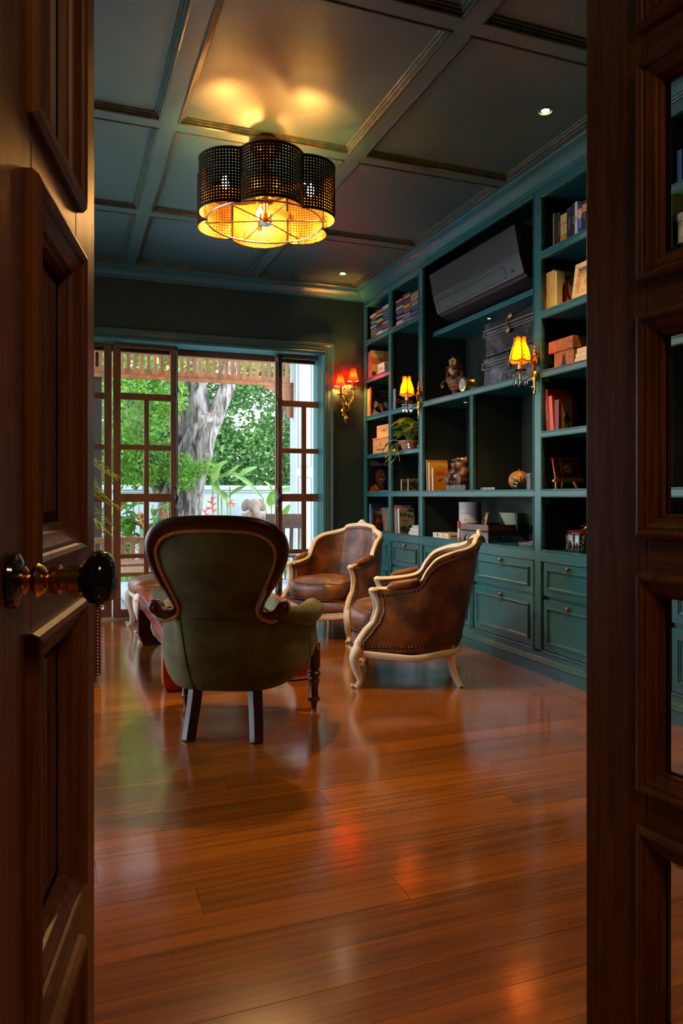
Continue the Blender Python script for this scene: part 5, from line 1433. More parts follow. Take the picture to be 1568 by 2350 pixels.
# red books
g = 'red bound books leaning on the right shelf'
B('tall crimson book leaning at the left of the red row', 2.785, 3.755, 3.797, 1.4935, .262, .16, '#7d1f24', math.radians(-7), 'SUVARNABHUMI TEMPLE', cm('#d9b0a0'), .011, g)
B('orange cloth book leaning on the crimson one', 2.785, 3.722, 3.754, 1.4935, .215, .15, '#b8501c', math.radians(-6), None, None, .01, g)
o = B('burgundy glossy spine book with yellow Churchill cover', 2.785, 3.675, 3.713, 1.4925, .185, .135, '#5c1420', 0, None, None, .01, g)
yc = -.0200
flat(o, rc_(.020, .096, .002, .183), yc, cm('#c08a22'))
text('WINSTON S.', .0115, inkr, o, (.058, yc - .001, .172), FACE_Y); text('WINSTON', .014, inkd, o, (.058, yc - .001, .158), FACE_Y); text('CHURCHILL', .0125, inkr, o, (.058, yc - .001, .146), FACE_Y); text('* * * *', .016, inkr, o, (.058, yc - .001, .132), FACE_Y); text('THE HINGE', .0125, inkd, o, (.058, yc - .001, .122), FACE_Y); text('OF FATE', .0125, inkd, o, (.058, yc - .001, .110), FACE_Y)
for pts in ([(.040, .004), (.050, .004), (.052, .040), (.058, .040), (.062, .004), (.072, .004), (.072, .045), (.078, .06), (.090, .068), (.088, .076), (.074, .080), (.066, .088), (.052, .088), (.040, .080), (.034, .064), (.036, .050), (.042, .048)], el(.060, .093, .008, .009), el(.060, .100, .012, .005)):
    flat(o, pts, yc - .001, inkd)
B('dark burgundy book lying back behind the Churchill book', 2.80, 3.36, 3.385, 1.4925, .17, .13, '#3a1518', math.radians(14))
# easel with red framed flower picture
ez = thing('table_easel', 'small wooden table easel on the right shelf', 'easel', (2.79, 3.735, 1.1365))
pine = M('pine_wood', (0.50, 0.26, 0.09), (0.40, 0.20, 0.06), sc=8, st=(.5, 5, 5), rough=.55)
MB().box(0, .215, -.012, .012, .046, .060).box(.0, .215, -.016, -.008, .060, .066).build('ledge', pine, ez, bevel=.001)
for a, b_ in ((.022, .045), (.185, .165)):
    MB().beam((a, 0, .0), (b_, .03, .06), .014, .010, (0, 1, 0)).build('leg', pine, ez)
MB().beam((.115, .07, .0), (.105, .02, .15), .014, .010, (0, 1, 0)).build('rear_leg', pine, ez)
pf = thing('flower_picture', 'red framed straw flower picture propped on the easel', 'picture', (2.80, 3.730, 1.200))
pf.rotation_euler = (math.radians(-14), 0, 0)
MB().box(.0, .19, -.006, .006, .0, .135).build('frame', M('red_frame', (0.22, 0.012, 0.008), rough=.3), pf, bevel=.001)
flat(pf, rc_(.028, .162, .018, .118), -.006, M('black_field', (0.006, 0.006, 0.007), rough=.5), 'field')
straw = M('straw_gold', (0.72, 0.36, 0.06), rough=.5)
for k in range(15):
    a = 2 * PI * k / 15; c0, z0 = .097, .062; ln = .038 if 0 < a < PI else .034
    flat(pf, [(c0 + .006 * math.cos(a), z0 + .006 * math.sin(a)), (c0 + ln * .6 * math.cos(a + .13), z0 + ln * .6 * math.sin(a + .13)), (c0 + ln * math.cos(a), z0 + ln * math.sin(a)), (c0 + ln * .6 * math.cos(a - .13), z0 + ln * .6 * math.sin(a - .13))], -.0068, straw, 'petal')
flat(pf, el(.097, .062, .008, .008), -.0078, cm('#3a1a08'), 'flower_centre')
for a in (.045, .060): flat(pf, rc_(a, a + .003, .02, .117), -.0068, straw, 'stalk')
flat(pf, [(.125, .105), (.131, .099), (.146, .103), (.134, .096), (.129, .090), (.127, .098)], -.0068, straw, 'bird')
# octagonal lacquer box with flowers
lx = thing('lacquer_box', 'black lobed lacquer box with gold flowers and red lid', 'box', (2.90, 3.585, .7625))
blq = M('black_lacquer', (0.012, 0.012, 0.015), rough=.18, coat=.4)
rows = []
for r, z in ((.0, 0), (.098, 0), (.102, .01), (.102, .108), (.098, .116), (0, .116)):
    rows.append([(r * (1 + .07 * abs(math.cos(4 * (2 * PI * k / 64)))) * math.cos(2 * PI * k / 64), r * (1 + .07 * abs(math.cos(4 * (2 * PI * k / 64)))) * math.sin(2 * PI * k / 64), z) for k in range(64)])
MB().grid(rows[1:-1], cv=True, capu=True).build('body', blq, lx, smooth=True, ang=.5)
MB().lathe([(0, .117), (.096, .117), (.098, .124), (.09, .130), (.02, .134), (.014, .14), (0, .14)], 32).build('lid', M('red_lid', (0.14, 0.015, 0.015), rough=.2, coat=.5), lx, smooth=True)
fg = MB()
for a in (-1.9, -2.35, -2.85, 2.9):
    for k in range(7):
        q = a + random.uniform(-.12, .12); z = .02 + k * .012 + random.uniform(0, .008); r = .1035 * (1 + .07 * abs(math.cos(4 * q)))
        fg.ell((r * math.cos(q), r * math.sin(q), z), (.004, .004, .005), 6, 4)
fg.build('gold_flowers', M('gold_inlay', (0.50, 0.35, 0.16), rough=.4), lx)['kind'] = 'stuff'
MB().tube(catmull([(.0, 0, .14), (.01, -.01, .155), (-.01, -.02, .162), (-.02, .0, .152), (.02, .02, .165)], 4), .003, 5).build('sprig', brass, lx)
# --- air conditioner
ac = thing('air_conditioner', 'dark grey wall air conditioner in the bookcase niche', 'air conditioner', (2.76, 4.652, 2.52))
acm = M('charcoal_plastic', (0.028, 0.028, 0.033), rough=.42)
acd = M('charcoal_shadow', (0.012, 0.010, 0.012), rough=.5)
def slab(pr, y0, y1): return MB().prism(pr, y0, y1, lambda a, b, h: (a, h, b))
slab([(.36, .0), (.40, .05), (.40, .345), (.0, .345), (-.02, .335), (.012, .155), (.030, .148), (.055, .032), (.075, .010), (.20, -.03), (.33, -.02)], -.591, .591).build('body', acd, ac)
slab([(.02, .342), (-.022, .340), (-.030, .330), (.004, .160), (.012, .160)], -.5925, .5925).build('front_panel', acm, ac, bevel=.003)
slab([(.030, .150), (.006, .150), (.044, .028), (.058, .022)], -.5925, .5925).build('lower_panel', acm, ac, bevel=.003)
MB().obox((.009, 0, .154), (.0, .5925, 0), (.004, 0, 0), (0, 0, .003)).build('chrome_strip', M('grey_trim', (0.35, 0.36, 0.42), rough=.25, metal=.6), ac)
mb = MB(); q = lambda y, z: (.044 - (z - .028) * .311 - .002, y, z)
mb.tube([q(-.40, .045), q(-.40, .118), q(.545, .118), q(.545, .045)], .0016, 4, closed=True); mb.build('panel_seam', acd, ac)
slab([(.070, .012), (.074, .008), (.16, -.018), (.158, -.012)], -.50, .50).build('louver', acm, ac)
slab([(.165, -.016), (.169, -.020), (.24, -.032), (.238, -.026)], -.50, .50).build('louver', acm, ac)
flatx(ac, rc_(-.50, -.47, .06, .085), .030, acd, 'badge')
# --- two old tin trunks
tin = M('worn_black_tin', (0.012, 0.012, 0.015), (0.11, 0.115, 0.15), sc=8, rough=.40, metal=.3, lo=.48, hi=.72, bump=.35, bsc=40, detail=8)
tin2 = M('worn_brown_tin', (0.010, 0.008, 0.007), (0.10, 0.095, 0.105), sc=6, rough=.36, metal=.3, lo=.48, hi=.74, bump=.35, bsc=30, detail=8)
rustm = M('rusty_hasp', (0.16, 0.055, 0.02), (0.08, 0.05, 0.04), sc=30, rough=.6, metal=.4)
def trunk(label, y0, y1, z0, h, m, hasp, lip):
    t = thing('metal_chest', label, 'trunk', (2.80, (y0 + y1) / 2, z0), 0, 'old tin trunks in the niche')
    w = (y1 - y0) / 2; hl = h * .62
    MB().box(0, .30, -w, w, 0, hl).build('body', m, t, bevel=.010, seg=3)
    MB().box(-.006, .306, -w - .006, w + .006, hl, h).build('lid', m, t, bevel=.016, seg=3)
    for z in (hl - .006, hl + .036):
        MB().tube([(-.009, -w - .008, z), (-.009, w + .008, z)], .0045, 6).build('rolled_edge', M('bright_edge', (0.25, 0.25, 0.28), rough=.3, metal=.7), t)
    for s_ in (-1, 1): MB().box(-.011, .03, s_ * w - .022 + (.01 if s_ < 0 else 0), s_ * w + .012, hl - .008, hl + .04).build('corner_plate', hasp, t, bevel=.002)
    return t, w, hl
t, w, hl = trunk('lower dented tin trunk with rusty handle in the niche', 3.90, 4.545, 1.8665, .208, tin, tin, 1)
MB().box(-.012, .0, -.015, .025, hl - .05, hl + .07).build('hasp', tin, t, bevel=.003)
MB().tube([(-.016, -.03, hl - .05), (-.016, -.03, hl + .03)], .005, 6).build('hasp_pin', rustm, t)
MB().tube([(-.012, .05, hl - .075), (-.022, .055, hl - .115), (-.022, -.055, hl - .115), (-.012, -.05, hl - .075)], .004, 6).build('handle', rustm, t, smooth=True)
t, w, hl = trunk('upper scratched tin trunk with brass padlock hasp in the niche', 3.90, 4.525, 2.0755, .240, tin2, brass, 1)
MB().ell((-.012, -.02, hl + .075), (.012, .030, .022), 12, 8).tube([(-.018, .0, hl + .07), (-.022, .012, hl + .03), (-.020, .018, hl - .01)], .006, 6).ell((-.018, .0, hl - .015), (.010, .028, .024), 12, 8).build('clasp', M('tarnished_brass', (0.42, 0.24, 0.07), (0.2, 0.12, 0.04), sc=50, rough=.4, metal=.8), t, smooth=True)
fr = thing('leaning_picture', 'dark framed picture leaning behind the trunks', 'frame', (3.125, 4.56, 1.8665))
fr.rotation_euler = (0, math.radians(3), 0)
MB().ring((-.45, .24, 0, .52), [(0, 0), (0, .02), (.01, .026), (.04, .02), (.045, 0)], lambda a, b, p: (-p, a, b)).build('frame', mahog, fr)
MB().box(-.004, .004, -.41, .20, .045, .475).build('picture', cm('#3a2c18'), fr)
# --- dog bust in a fire helmet
db = thing('dog_bust', 'painted dog bust wearing a fire helmet numbered 25', 'figurine', (2.90, 5.13, 1.8665), math.radians(38))
cl1 = M('bust_brown', (0.16, 0.075, 0.04), (0.09, 0.045, 0.028), sc=20, rough=.55)
face = M('bust_cream', (0.42, 0.27, 0.14), rough=.55); helm = M('helmet_red', (0.26, 0.06, 0.02), (0.16, 0.05, 0.02), sc=20, rough=.4); goldp = M('helmet_shield', (0.40, 0.21, 0.04), rough=.4)
# local: looks towards -x,-y (camera side)
MB().lathe([(0, 0), (.055, 0), (.056, .010), (.046, .018), (.026, .032), (.022, .048), (.030, .056), (0, .058)], 20).build('pedestal', M('bust_pedestal', (0.12, 0.045, 0.025), rough=.5), db, smooth=True)
b = MB()
rows = []
for z, rx, ry in ((.055, .020, .024), (.075, .028, .038), (.10, .036, .052), (.125, .042, .068), (.15, .044, .080), (.168, .040, .070), (.180, .030, .042), (.21, .028, .032)):
    rows.append([(rx * math.cos(2 * PI * k / 20), ry * math.sin(2 * PI * k / 20), z) for k in range(20)])
b.grid(rows, cv=True, capu=True); b.build('torso', cl1, db, smooth=True)
MB().tube([(-.035, .02, .175), (-.06, .0, .150), (-.035, -.03, .175), (.0, -.045, .182), (.03, -.03, .185)], .007, 6).build('collar', cm('#4a2a2a'), db, smooth=True)
for z, c in ((.098, '#b08040'), (.088, '#7a2a18'), (.078, '#b08040')):
    MB().tube([(interp([(.07, .027), (.10, .037)], z) * math.cos(a), interp([(.07, .036), (.10, .053)], z) * math.sin(a), z) for a in [PI * (.6 + .8 * k / 10) for k in range(11)]], .005, 5).build('stripe', cm(c), db, smooth=True)
MB().tube(catmull([(-.03, .075, .14), (-.04, .098, .12), (-.05, .09, .085), (-.05, .075, .105)], 4), .005, 6).build('rope', goldp, db, smooth=True)
hd = MB().ell((-.012, 0, .225), (.048, .045, .045), 16, 12)
hd.build('head', face, db, smooth=True)
MB().ell((-.052, -.012, .210), (.034, .028, .026), 14, 10).ell((-.050, -.012, .192), (.026, .022, .014), 12, 8).build('muzzle', face, db, smooth=True)
MB().ell((-.082, -.018, .220), (.011, .013, .010), 10, 8).build('nose', inkd, db, smooth=True)
for s_ in (-1, 1):
    MB().ell((-.046, s_ * .022 - .006, .238), (.008, .007, .007), 8, 6).build('eye', inkd, db, smooth=True)
    MB().ell((-.006, s_ * .056, .200), (.022, .012, .050), 12, 10, Matrix.Rotation(s_ * .18, 4, 'X')).build('ear', cl1, db, smooth=True)
MB().lathe([(0, .300), (.018, .298), (.036, .285), (.046, .265), (.048, .250), (.072, .243), (.078, .236), (.070, .236), (.046, .246), (0, .246)], 24, (-.004, 0, 0), None, (1.1, 1.0)).build('helmet', helm, db, smooth=True)
sh = MB().prism([(-.026, .258), (.026, .258), (.032, .300), (.016, .306), (0, .322), (-.016, .306), (-.032, .300)], -.054, -.050, lambda a, b, h: (h - (b - .258) * -.12, a, b)).build('shield', goldp, db, bevel=.001)
text('25', .030, inkd, sh, (-.0525, 0, .283), FACE_X, 'number', ext=.0012)
# --- brass ship's clock
ck = thing('desk_clock', 'round polished brass clock beside the dog bust', 'clock', (2.84, 4.865, 1.8665), math.radians(0))
R = Matrix.Rotation(-PI / 2, 4, 'Y') 
MB().box(-.02, .05, -.025, .045, 0, .010).build('foot', brass, ck, bevel=.003)
MB().lathe([(0, 0), (.05, 0), (.052, .008), (.046, .016), (.044, .07), (.048, .078), (.053, .084), (.054, .092), (.044, .094), (0, .094)], 28, (.065, 0, .072), R).build('case', brass, ck, smooth=True)
MB().lathe([(0, .0945), (.043, .0945), (.043, .096), (0, .096)], 28, (.065, 0, .072), R).build('dial', M('clock_dial', (0.26, 0.29, 0.36), rough=.3), ck)
hm = MB().obox((-.0325, .006, .082), (.0006, 0, 0), (0, .0012, .0), (0, .008, .014)).obox((-.0325, -.012, .068), (.0006, 0, 0), (0, .014, .003), (0, .0, .0012)); hm.build('hands', inkd, ck)
for k in range(12):
    a = 2 * PI * k / 12
    MB().obox((-.0315, .036 * math.cos(a), .072 + .036 * math.sin(a)), (.0008, 0, 0), (0, .003 * math.cos(a), .003 * math.sin(a)), (0, -.0008 * math.sin(a), .0008 * math.cos(a))).build('hour_mark', inkd, ck)

# --- compact disc cases: six stacks
cdm = MB().box(0, .14, -.070, .070, 0, .0088).mesh('disc_case')
cdc = [cm(c, .3) for c in ('#4a4446', '#8a8286', '#a89c90', '#5a2a22', '#8a4a22', '#3a4a6a', '#c0b4a4', '#8a2a3a', '#4a3a5a', '#b07a4a', '#1c2026', '#6a7a8a', '#c8a050', '#7a3a6a', '#2a5a8a', '#d0c8bc')]
def cdstack(y, n, label, warm):
    z = 2.6025
    for k in range(n):
        o = link('disc_case', cdm, random.choice(cdc), None)
        o.location = (2.79 + random.uniform(0, .012), y + random.uniform(-.004, .004), z); o.rotation_euler = (0, 0, random.uniform(-.04, .04))
        n_ = k + 1; od = str(n_) + ('th' if 10 < n_ < 20 else {1: 'st', 2: 'nd', 3: 'rd'}.get(n_ % 10, 'th'))
        tag(o, label.replace('disc case in', od + ' disc case from the bottom of'), 'disc case', label.replace('disc case in the ', 'cases of the '))
        z += .0096
cdstack(6.522, 26, 'disc case in the stack nearest the corner of the room', 1)
cdstack(6.378, 27, 'disc case in the middle stack of the corner bay', 1)
cdstack(6.236, 27, 'disc case in the stack against the first bookcase divider', 0)
cdstack(5.940, 25, 'disc case in the first stack of the second bay', 0)
cdstack(5.789, 24, 'disc case in the red-topped middle stack of the second bay', 0)
cdstack(5.640, 24, 'disc case in the stack nearest the air conditioner', 0)
o = link('disc_case', cdm, cm('#8a1a1e'), None); o.location = (2.792, 5.789, 2.6025 + 24 * .0096); o.rotation_euler = (0, 0, .03)
o.scale = (1, 1, 2.6); tag(o, 'thick red box on top of the middle disc stack', 'disc case')
B('thin brown book standing beside the disc stacks', 2.785, 5.545, 5.556, 2.6025, .15, .13, '#5a2a16')
B('thin white book standing against the divider beside the discs', 2.785, 5.520, 5.531, 2.6025, .20, .13, '#9a9088')

# --- corner bay, second shelf: comics and a printed tin
g = 'comic albums on the corner shelf'
B('purple comic album at the corner of the second shelf', 2.775, 6.592, 6.612, 2.2355, .250, .18, '#4a2a7a', 0, 'ALBUM', inkw, .012, g)
B('orange comic album beside the purple one', 2.775, 6.572, 6.590, 2.2355, .255, .18, '#d08a2a', 0, None, None, .01, g)
B('thin violet comic album in the corner row', 2.775, 6.560, 6.571, 2.2355, .258, .18, '#3a2a6a', 0, None, None, .01, g)
o = B('red-spined album with orange and cream cartoon cover', 2.775, 6.535, 6.559, 2.2355, .264, .185, '#d8402a', 0, None, None, .01, g)
yc = -.0130
flat(o, rc_(.004, .185, 0, .264), yc, cm('#c8702c')); flat(o, rc_(.004, .13, .195, .262), yc - .001, cm('#d8b878')); flat(o, rc_(.004, .09, 0, .13), yc - .001, cm('#d8b060')); text('ROMAN', .022, inkr, o, (.075, yc - .002, .245), FACE_Y)
flat(o, el(.12, .13, .045, .035), yc - .0015, cm('#b08a2a')); flat(o, rc_(.01, .05, .01, .06), yc - .002, cm('#5a2a1a'))
t = thing('tin_box', 'white printed tin box before the cartoon album', 'box', (2.77, 6.285, 2.2355))
MB().box(0, .075, -.075, .078, 0, .098).build('body', M('white_tin', (0.62, 0.58, 0.55), (0.45, 0.33, 0.32), sc=18, rough=.4), t, bevel=.004)
text('TEA', .035, inkr, t, (-.001, 0, .045), FACE_X)
# --- corner bay, third shelf
g = 'magazines on the corner shelf'
for k, (c, w, h) in enumerate((('#c87040', .012, .27), ('#a85a30', .010, .26), ('#d8b070', .013, .265), ('#8a3a24', .012, .25), ('#c89050', .010, .28), ('#3a1a18', .012, .26), ('#a83a2a', .010, .27))):
    yk = 6.625 - sum((.012, .010, .013, .012, .010, .012, .010)[:k])
    B(['first', 'second', 'third', 'fourth', 'fifth', 'sixth', 'seventh'][k] + ' thin album from the corner in the row before the monkey book', 2.775, yk - w + .001, yk, 1.8665, h, .18, c, 0, None, None, .01, g)
o = B('black book with a white-faced monkey on its cover', 2.775, 6.520, 6.544, 1.8665, .280, .19, '#120f10')
yc = -.0130
text('THE SMALL', .019, cm('#9a9080'), o, (.135, yc, .235), FACE_Y); text('ON THE', .017, cm('#9a9080'), o, (.12, yc, .200), FACE_Y)
fur = cm('#b09a7c', .8)
flat(o, el(.095, .10, .072, .068), yc, fur); flat(o, [(.005, 0), (.02, .06), (.05, .09), (.15, .09), (.165, .03), (.16, 0)], yc, fur)
flat(o, el(.095, .155, .052, .030), yc - .001, cm('#241a16')); flat(o, el(.10, .095, .040, .042), yc - .001, cm('#6a4a36')); flat(o, el(.10, .075, .022, .022), yc - .002, cm('#3a2620'))
for s_ in (-.016, .016): flat(o, el(.10 + s_, .108, .006, .006), yc - .002, inkd)
t = thing('picture_card', 'small orange picture card leaning before the monkey book', 'card', (2.775, 6.30, 1.8665), math.radians(-40))
MB().obox((.015, 0, .042), (.003, 0, .0008), (0, .036, .0), (-.012, 0, .041)).build('card', cm('#e0641c'), t, bevel=.001)
flatx(t, el(0, .045, .022, .026), .009, cm('#f0c070'))
# --- second bay, third shelf: two tall books
B('pale blue-grey book at the end of the second bay', 2.78, 6.006, 6.032, 1.8665, .19, .2, '#a8b0c8')
o = B('dark maroon book with script title behind the amber lamp', 2.78, 5.972, 5.998, 1.8665, .19, .24, '#2a1210', 0, 'Le Cid', inkw, .012)
text('Le\nCorbeau', .045, inkg, o, (.09, -.0138, .10), FACE_Y)
# --- corner bay, fourth shelf: wine crates
crate = M('crate_pine', (0.55, 0.28, 0.10), (0.42, 0.20, 0.07), sc=6, st=(4, 1, 8), rough=.6)
t = thing('wine_crate', 'lower stamped pine wine crate beside the trailing plant', 'crate', (2.79, 6.345, 1.4925))
MB().box(0, .2, -.18, .18, 0, .140).build('body', crate, t, bevel=.002); MB().box(-.004, .204, -.183, .183, .141, .153).build('lid', crate, t, bevel=.002)
text('Domaine Lafon', .030, inkd, t, (-.001, 0, .042), FACE_X); flatx(t, el(.0, .09, .010, .014), 0, cm('#4a2a18'))
t = thing('wine_crate', 'upper pine wine crate stacked on the stamped one', 'crate', (2.80, 6.31, 1.6460))
MB().box(0, .19, -.145, .145, 0, .115).build('body', M('crate_pine_pale', (0.58, 0.33, 0.15), (0.46, 0.25, 0.10), sc=6, st=(4, 1, 8), rough=.6), t, bevel=.002); text('Sauternes', .022, inkd, t, (-.001, -.03, .065), FACE_X)
# --- trailing pothos in a terracotta pot
pp_ = thing('potted_plant', 'trailing pothos in a ribbed terracotta pot on the shelf edge', 'plant', (2.845, 5.83, 1.4925))
prof = [(0, 0), (.062, 0)]
for k in range(6): prof += [(.064 + k * .0035, .004 + k * .010), (.066 + k * .0035, .009 + k * .010)]
prof += [(.088, .068), (.094, .070), (.095, .088), (.086, .090), (.080, .080), (0, .078)]
MB().lathe(prof, 32).build('pot', M('terracotta', (0.42, 0.15, 0.06), (0.34, 0.12, 0.05), sc=14, rough=.6), pp_, smooth=True)
pl1 = leaf_mat('pothos_green', (0.055, 0.17, 0.025), (0.16, 0.28, 0.03)); pl2 = leaf_mat('pothos_lime', (0.28, 0.38, 0.03), (0.45, 0.42, 0.04))
stm = M('pothos_stem', (0.30, 0.38, 0.07), rough=.5)
def pleaf(c, d, s, m, up=(0, 0, 1)):
    c = Vector(c); d = Vector(d).normalized(); sd_ = d.cross(Vector(up)); sd_ = sd_.normalized() if sd_.length > .05 else Vector((0, 1, 0)); nn = sd_.cross(d).normalized()
    rows = []
    for i in range(7):
        u = i / 6; w = s * .42 * (math.sin(PI * min(1, u * .92 + .12)) ** .8) * (1 - .15 * u); dr = -.25 * s * u * u
        q = c + d * s * u + nn * dr
        rows.append([q - sd_ * w + nn * w * .25, q - sd_ * w * .5, q - nn * w * .1, q + sd_ * w * .5, q + sd_ * w + nn * w * .25])
    MB().grid(rows).build('leaf', m, pp_, smooth=True, ang=2)
rr = random.Random(3)
for k in range(48):
    a = rr.uniform(PI * .35, PI * 1.75); up_ = rr.uniform(.05, .19); out = rr.uniform(.04, .15)
    tip = Vector((out * math.cos(a) * .75, out * math.sin(a) * 1.25, .09 + up_))
    MB().tube(catmull([(.02 * math.cos(a), .03 * math.sin(a), .08), (tip.x * .5, tip.y * .5, .08 + up_ * .8), tip], 3), .0022, 4).build('stem', stm, pp_)
    pleaf(tip, (math.cos(a) * .8 - .3, math.sin(a), rr.uniform(-.6, .35)), rr.uniform(.06, .115), rr.choice((pl1, pl1, pl2)), (rr.uniform(-.5, .1), rr.uniform(-.4, .4), 1))
for pts, lv in ((((-.06, .06, .085), (-.10, .14, .10), (-.11, .22, .07), (-.10, .29, .05)), (.5, .75, 1.0)), (((-.07, .05, .085), (-.12, .09, .04), (-.125, .12, -.02), (-.12, .13, -.06)), (.45, .7, 1.0)), (((-.07, .02, .085), (-.12, .04, .03), (-.125, .02, -.05), (-.12, .08, -.085)), (.5, 1.0)), (((-.07, .0, .085), (-.12, .0, .02), (-.125, -.04, -.05), (-.12, -.05, -.10)), (.6,))):
    P = catmull(pts, 5); MB().tube(P, .0024, 5).build('stem', stm, pp_)
    for u in lv:
        q = P[int(u * (len(P) - 1))]; pleaf(q, (-.35, rr.uniform(.2, 1.0), rr.uniform(-.7, .3)), rr.uniform(.06, .09), pl1 if rr.random() < .6 else pl2, (-.6, 0, 1))
t = thing('silver_hand', 'small silver hand ornament before the terracotta pot', 'ornament', (2.775, 5.70, 1.4925))
silv = M('tarnished_silver', (0.55, 0.50, 0.42), rough=.3, metal=.9)
b = MB().ell((0, 0, .022), (.009, .016, .020), 10, 8).ell((.004, -.004, .004), (.010, .018, .006), 10, 6)
for k in range(4): b.tube([(0, -.011 + k * .008, .034), (-.006, -.014 + k * .010, .052 + (.006 if k in (1, 2) else 0))], [.0042, .003], 6)
b.tube([(0, .014, .018), (-.004, .026, .026), (-.006, .031, .036)], [.0045, .004, .003], 6); b.build('hand', silv, t, smooth=True)
t = tag(MB().box(2.80, 2.95, 5.515, 5.60, 1.4925, 1.530).build('card_box', cm('#2a241e'), bevel=.002), 'flat dark box behind the silver hand', 'box')
# --- corner bay, fifth shelf: comic album with a portrait
o = B('dark comic album with a woman portrait and blue title', 2.775, 6.600, 6.618, 1.1365, .305, .235, '#0d0b0c', 0)
yc = -.0098
text('FORT NAVAJO', .014, inky, o, (.06, yc, .290), FACE_Y); text('GIR  CHARLIER', .008, cm('#6a6a6a'), o, (.17, yc, .290), FACE_Y)
text('CHIHUAHUA', .034, cm('#8aa0b4'), o, (.078, yc, .265), FACE_Y, sx_=.62); text('PEARL', .034, cm('#8aa0b4'), o, (.187, yc, .265), FACE_Y, sx_=.70)
flat(o, el(.120, .150, .085, .095), yc, cm('#1c100c')); flat(o, el(.125, .145, .052, .075), yc - .001, cm('#6a3a24'))
flat(o, [(.08, .0), (.085, .05), (.10, .075), (.15, .075), (.165, .04), (.17, 0)], yc - .0005, cm('#5a2e1c'))
flat(o, [(.01, 0), (.03, .05), (.07, .07), (.085, .03), (.09, 0)], yc - .001, cm('#b04a18')); flat(o, [(.06, .075), (.075, .07), (.115, .01), (.10, .01)], yc - .0015, cm('#c88a2a'))
for s_ in (-.022, .022):
    flat(o, el(.127 + s_, .172, .010, .005), yc - .002, inkw); flat(o, el(.128 + s_, .172, .005, .005), yc - .003, inkd); flat(o, el(.127 + s_, .186, .014, .003), yc - .002, inkd)
flat(o, el(.130, .148, .007, .004), yc - .002, cm('#3a1c12')); flat(o, el(.130, .118, .020, .010), yc - .002, cm('#3a1410')); flat(o, el(.130, .120, .015, .004), yc - .003, inkw)
flat(o, rc_(.145, .20, .119, .122), yc - .003, cm('#8a6a3a'))
t = tag(MB().box(2.80, 2.95, 6.20, 6.38, 1.1365, 1.144).build('note_pad', cm('#c8ccd8'), bevel=.001), 'white pad lying before the portrait album', 'pad')
t = tag(MB().box(2.86, 2.98, 6.12, 6.22, 1.1365, 1.190).build('small_box', cm('#2a3040'), bevel=.003), 'small dark blue box beside the portrait album', 'box')
# --- second bay, fifth shelf: two small canvas pictures
cvm = M('bw_print', (0.015, 0.014, 0.013), (0.35, 0.31, 0.26), sc=26, rough=.6, lo=.52, hi=.70, detail=5)
for y_, x1, l in ((5.910, .075, 'small black and white canvas picture at the left of the pair'), (5.775, .125, 'small dark canvas picture at the right of the pair')):
    t = thing('canvas_picture', l, 'picture', (2.80, y_, 1.1365), 0, 'small canvas pictures on the shelf')
    MB().box(0, x1 + .02, -.009, .009, 0, .108).build('canvas', cm('#a8946a'), t, bevel=.001)
    flat(t, rc_(.004, x1 + .016, .004, .104), -.009, cvm)
# --- centre: three yellow books and the bear
for (yl, yh, h, d, c, l, ln) in ((5.385, 5.400, .254, .19, '#b0682a', 'tallest tan book behind the yellow ones', -3), (5.345, 5.366, .232, .17, '#b8902a', 'middle yellow book of the three by the bear', -3), (5.285, 5.308, .184, .13, '#b06a18', 'front orange book with black feather mask', -1.5)):
    o = B(l + ' by the bear figure' if 'bear' not in l else l, 2.79, yl, yh, 1.1365, h, d, c, math.radians(ln), None, None, .01, 'three yellow books by the bear', pg=cm('#d8c8a8'))
    flatx(o, rc_(-(yh - yl) / 2, (yh - yl) / 2, 0, h), -.0003, cm('#c8b49a'), 'spine_face')
    hw = -(yh - yl) / 2 - .0006
    if h < .2:
        text('LES FAUX', .0165, inkd, o, (.066, hw, .150), FACE_Y); text('MENSONGES', .0155, inkd, o, (.066, hw, .133), FACE_Y); text('roman', .008, inkd, o, (.066, hw, .121), FACE_Y)
        flat(o, [(.042, .085), (.052, .076), (.066, .078), (.076, .088), (.085, .098), (.070, .094), (.055, .092)], hw, inkd); flat(o, [(.072, .092), (.090, .104), (.096, .108), (.082, .094)], hw, inkd)
    elif h < .24: text('PIERRE BENOIT', .009, inkd, o, (.11, hw, .195), FACE_Y)
br = thing('bear_figure', 'carved wooden bear in goggles seated on a suitcase', 'figurine', (2.79, 4.93, 1.1365))
bw_ = M('carved_brown', (0.30, 0.12, 0.035), (0.16, 0.06, 0.02), sc=16, rough=.32, coat=.2); bwd = M('carved_dark', (0.06, 0.035, 0.028), (0.04, 0.025, 0.02), sc=12, rough=.4)
cs = MB().box(.0, .10, -.145, .150, 0, .046).build('suitcase', bwd, br, bevel=.004)
for y_ in (.105, -.075): MB().box(-.004, .06, y_ - .010, y_ + .010, .008, .050).build('strap', bw_, cs, bevel=.002)
MB().box(-.004, .0, -.0, .022, .022, .036).build('clasp', oldbrass, cs)
MB().ell((.06, -.005, .105), (.045, .075, .062), 18, 12).build('torso', bwd, br, smooth=True)
for s_, y_ in ((1, .095), (-1, -.085)):
    MB().tube([(.06, y_ * .6, .070), (.02, y_, .075), (-.012, y_ * 1.05, .078)], [.036, .034, .030], 12).build('leg', bw_, br, smooth=True)
    MB().ell((-.018, y_ * 1.05, .082), (.012, .030, .040), 14, 10).build('foot', bwd, br, smooth=True)
    MB().tube(catmull([(.05, y_ * .65, .155), (.03, y_ * 1.0, .135), (.0, y_ * .75, .112), (-.012, y_ * .25, .108)], 4), [.032, .034, .036, .036, .035, .034, .032, .030, .028, .026, .024, .022, .020], 12).build('arm', bw_ if s_ < 0 else bwd, br, smooth=True)
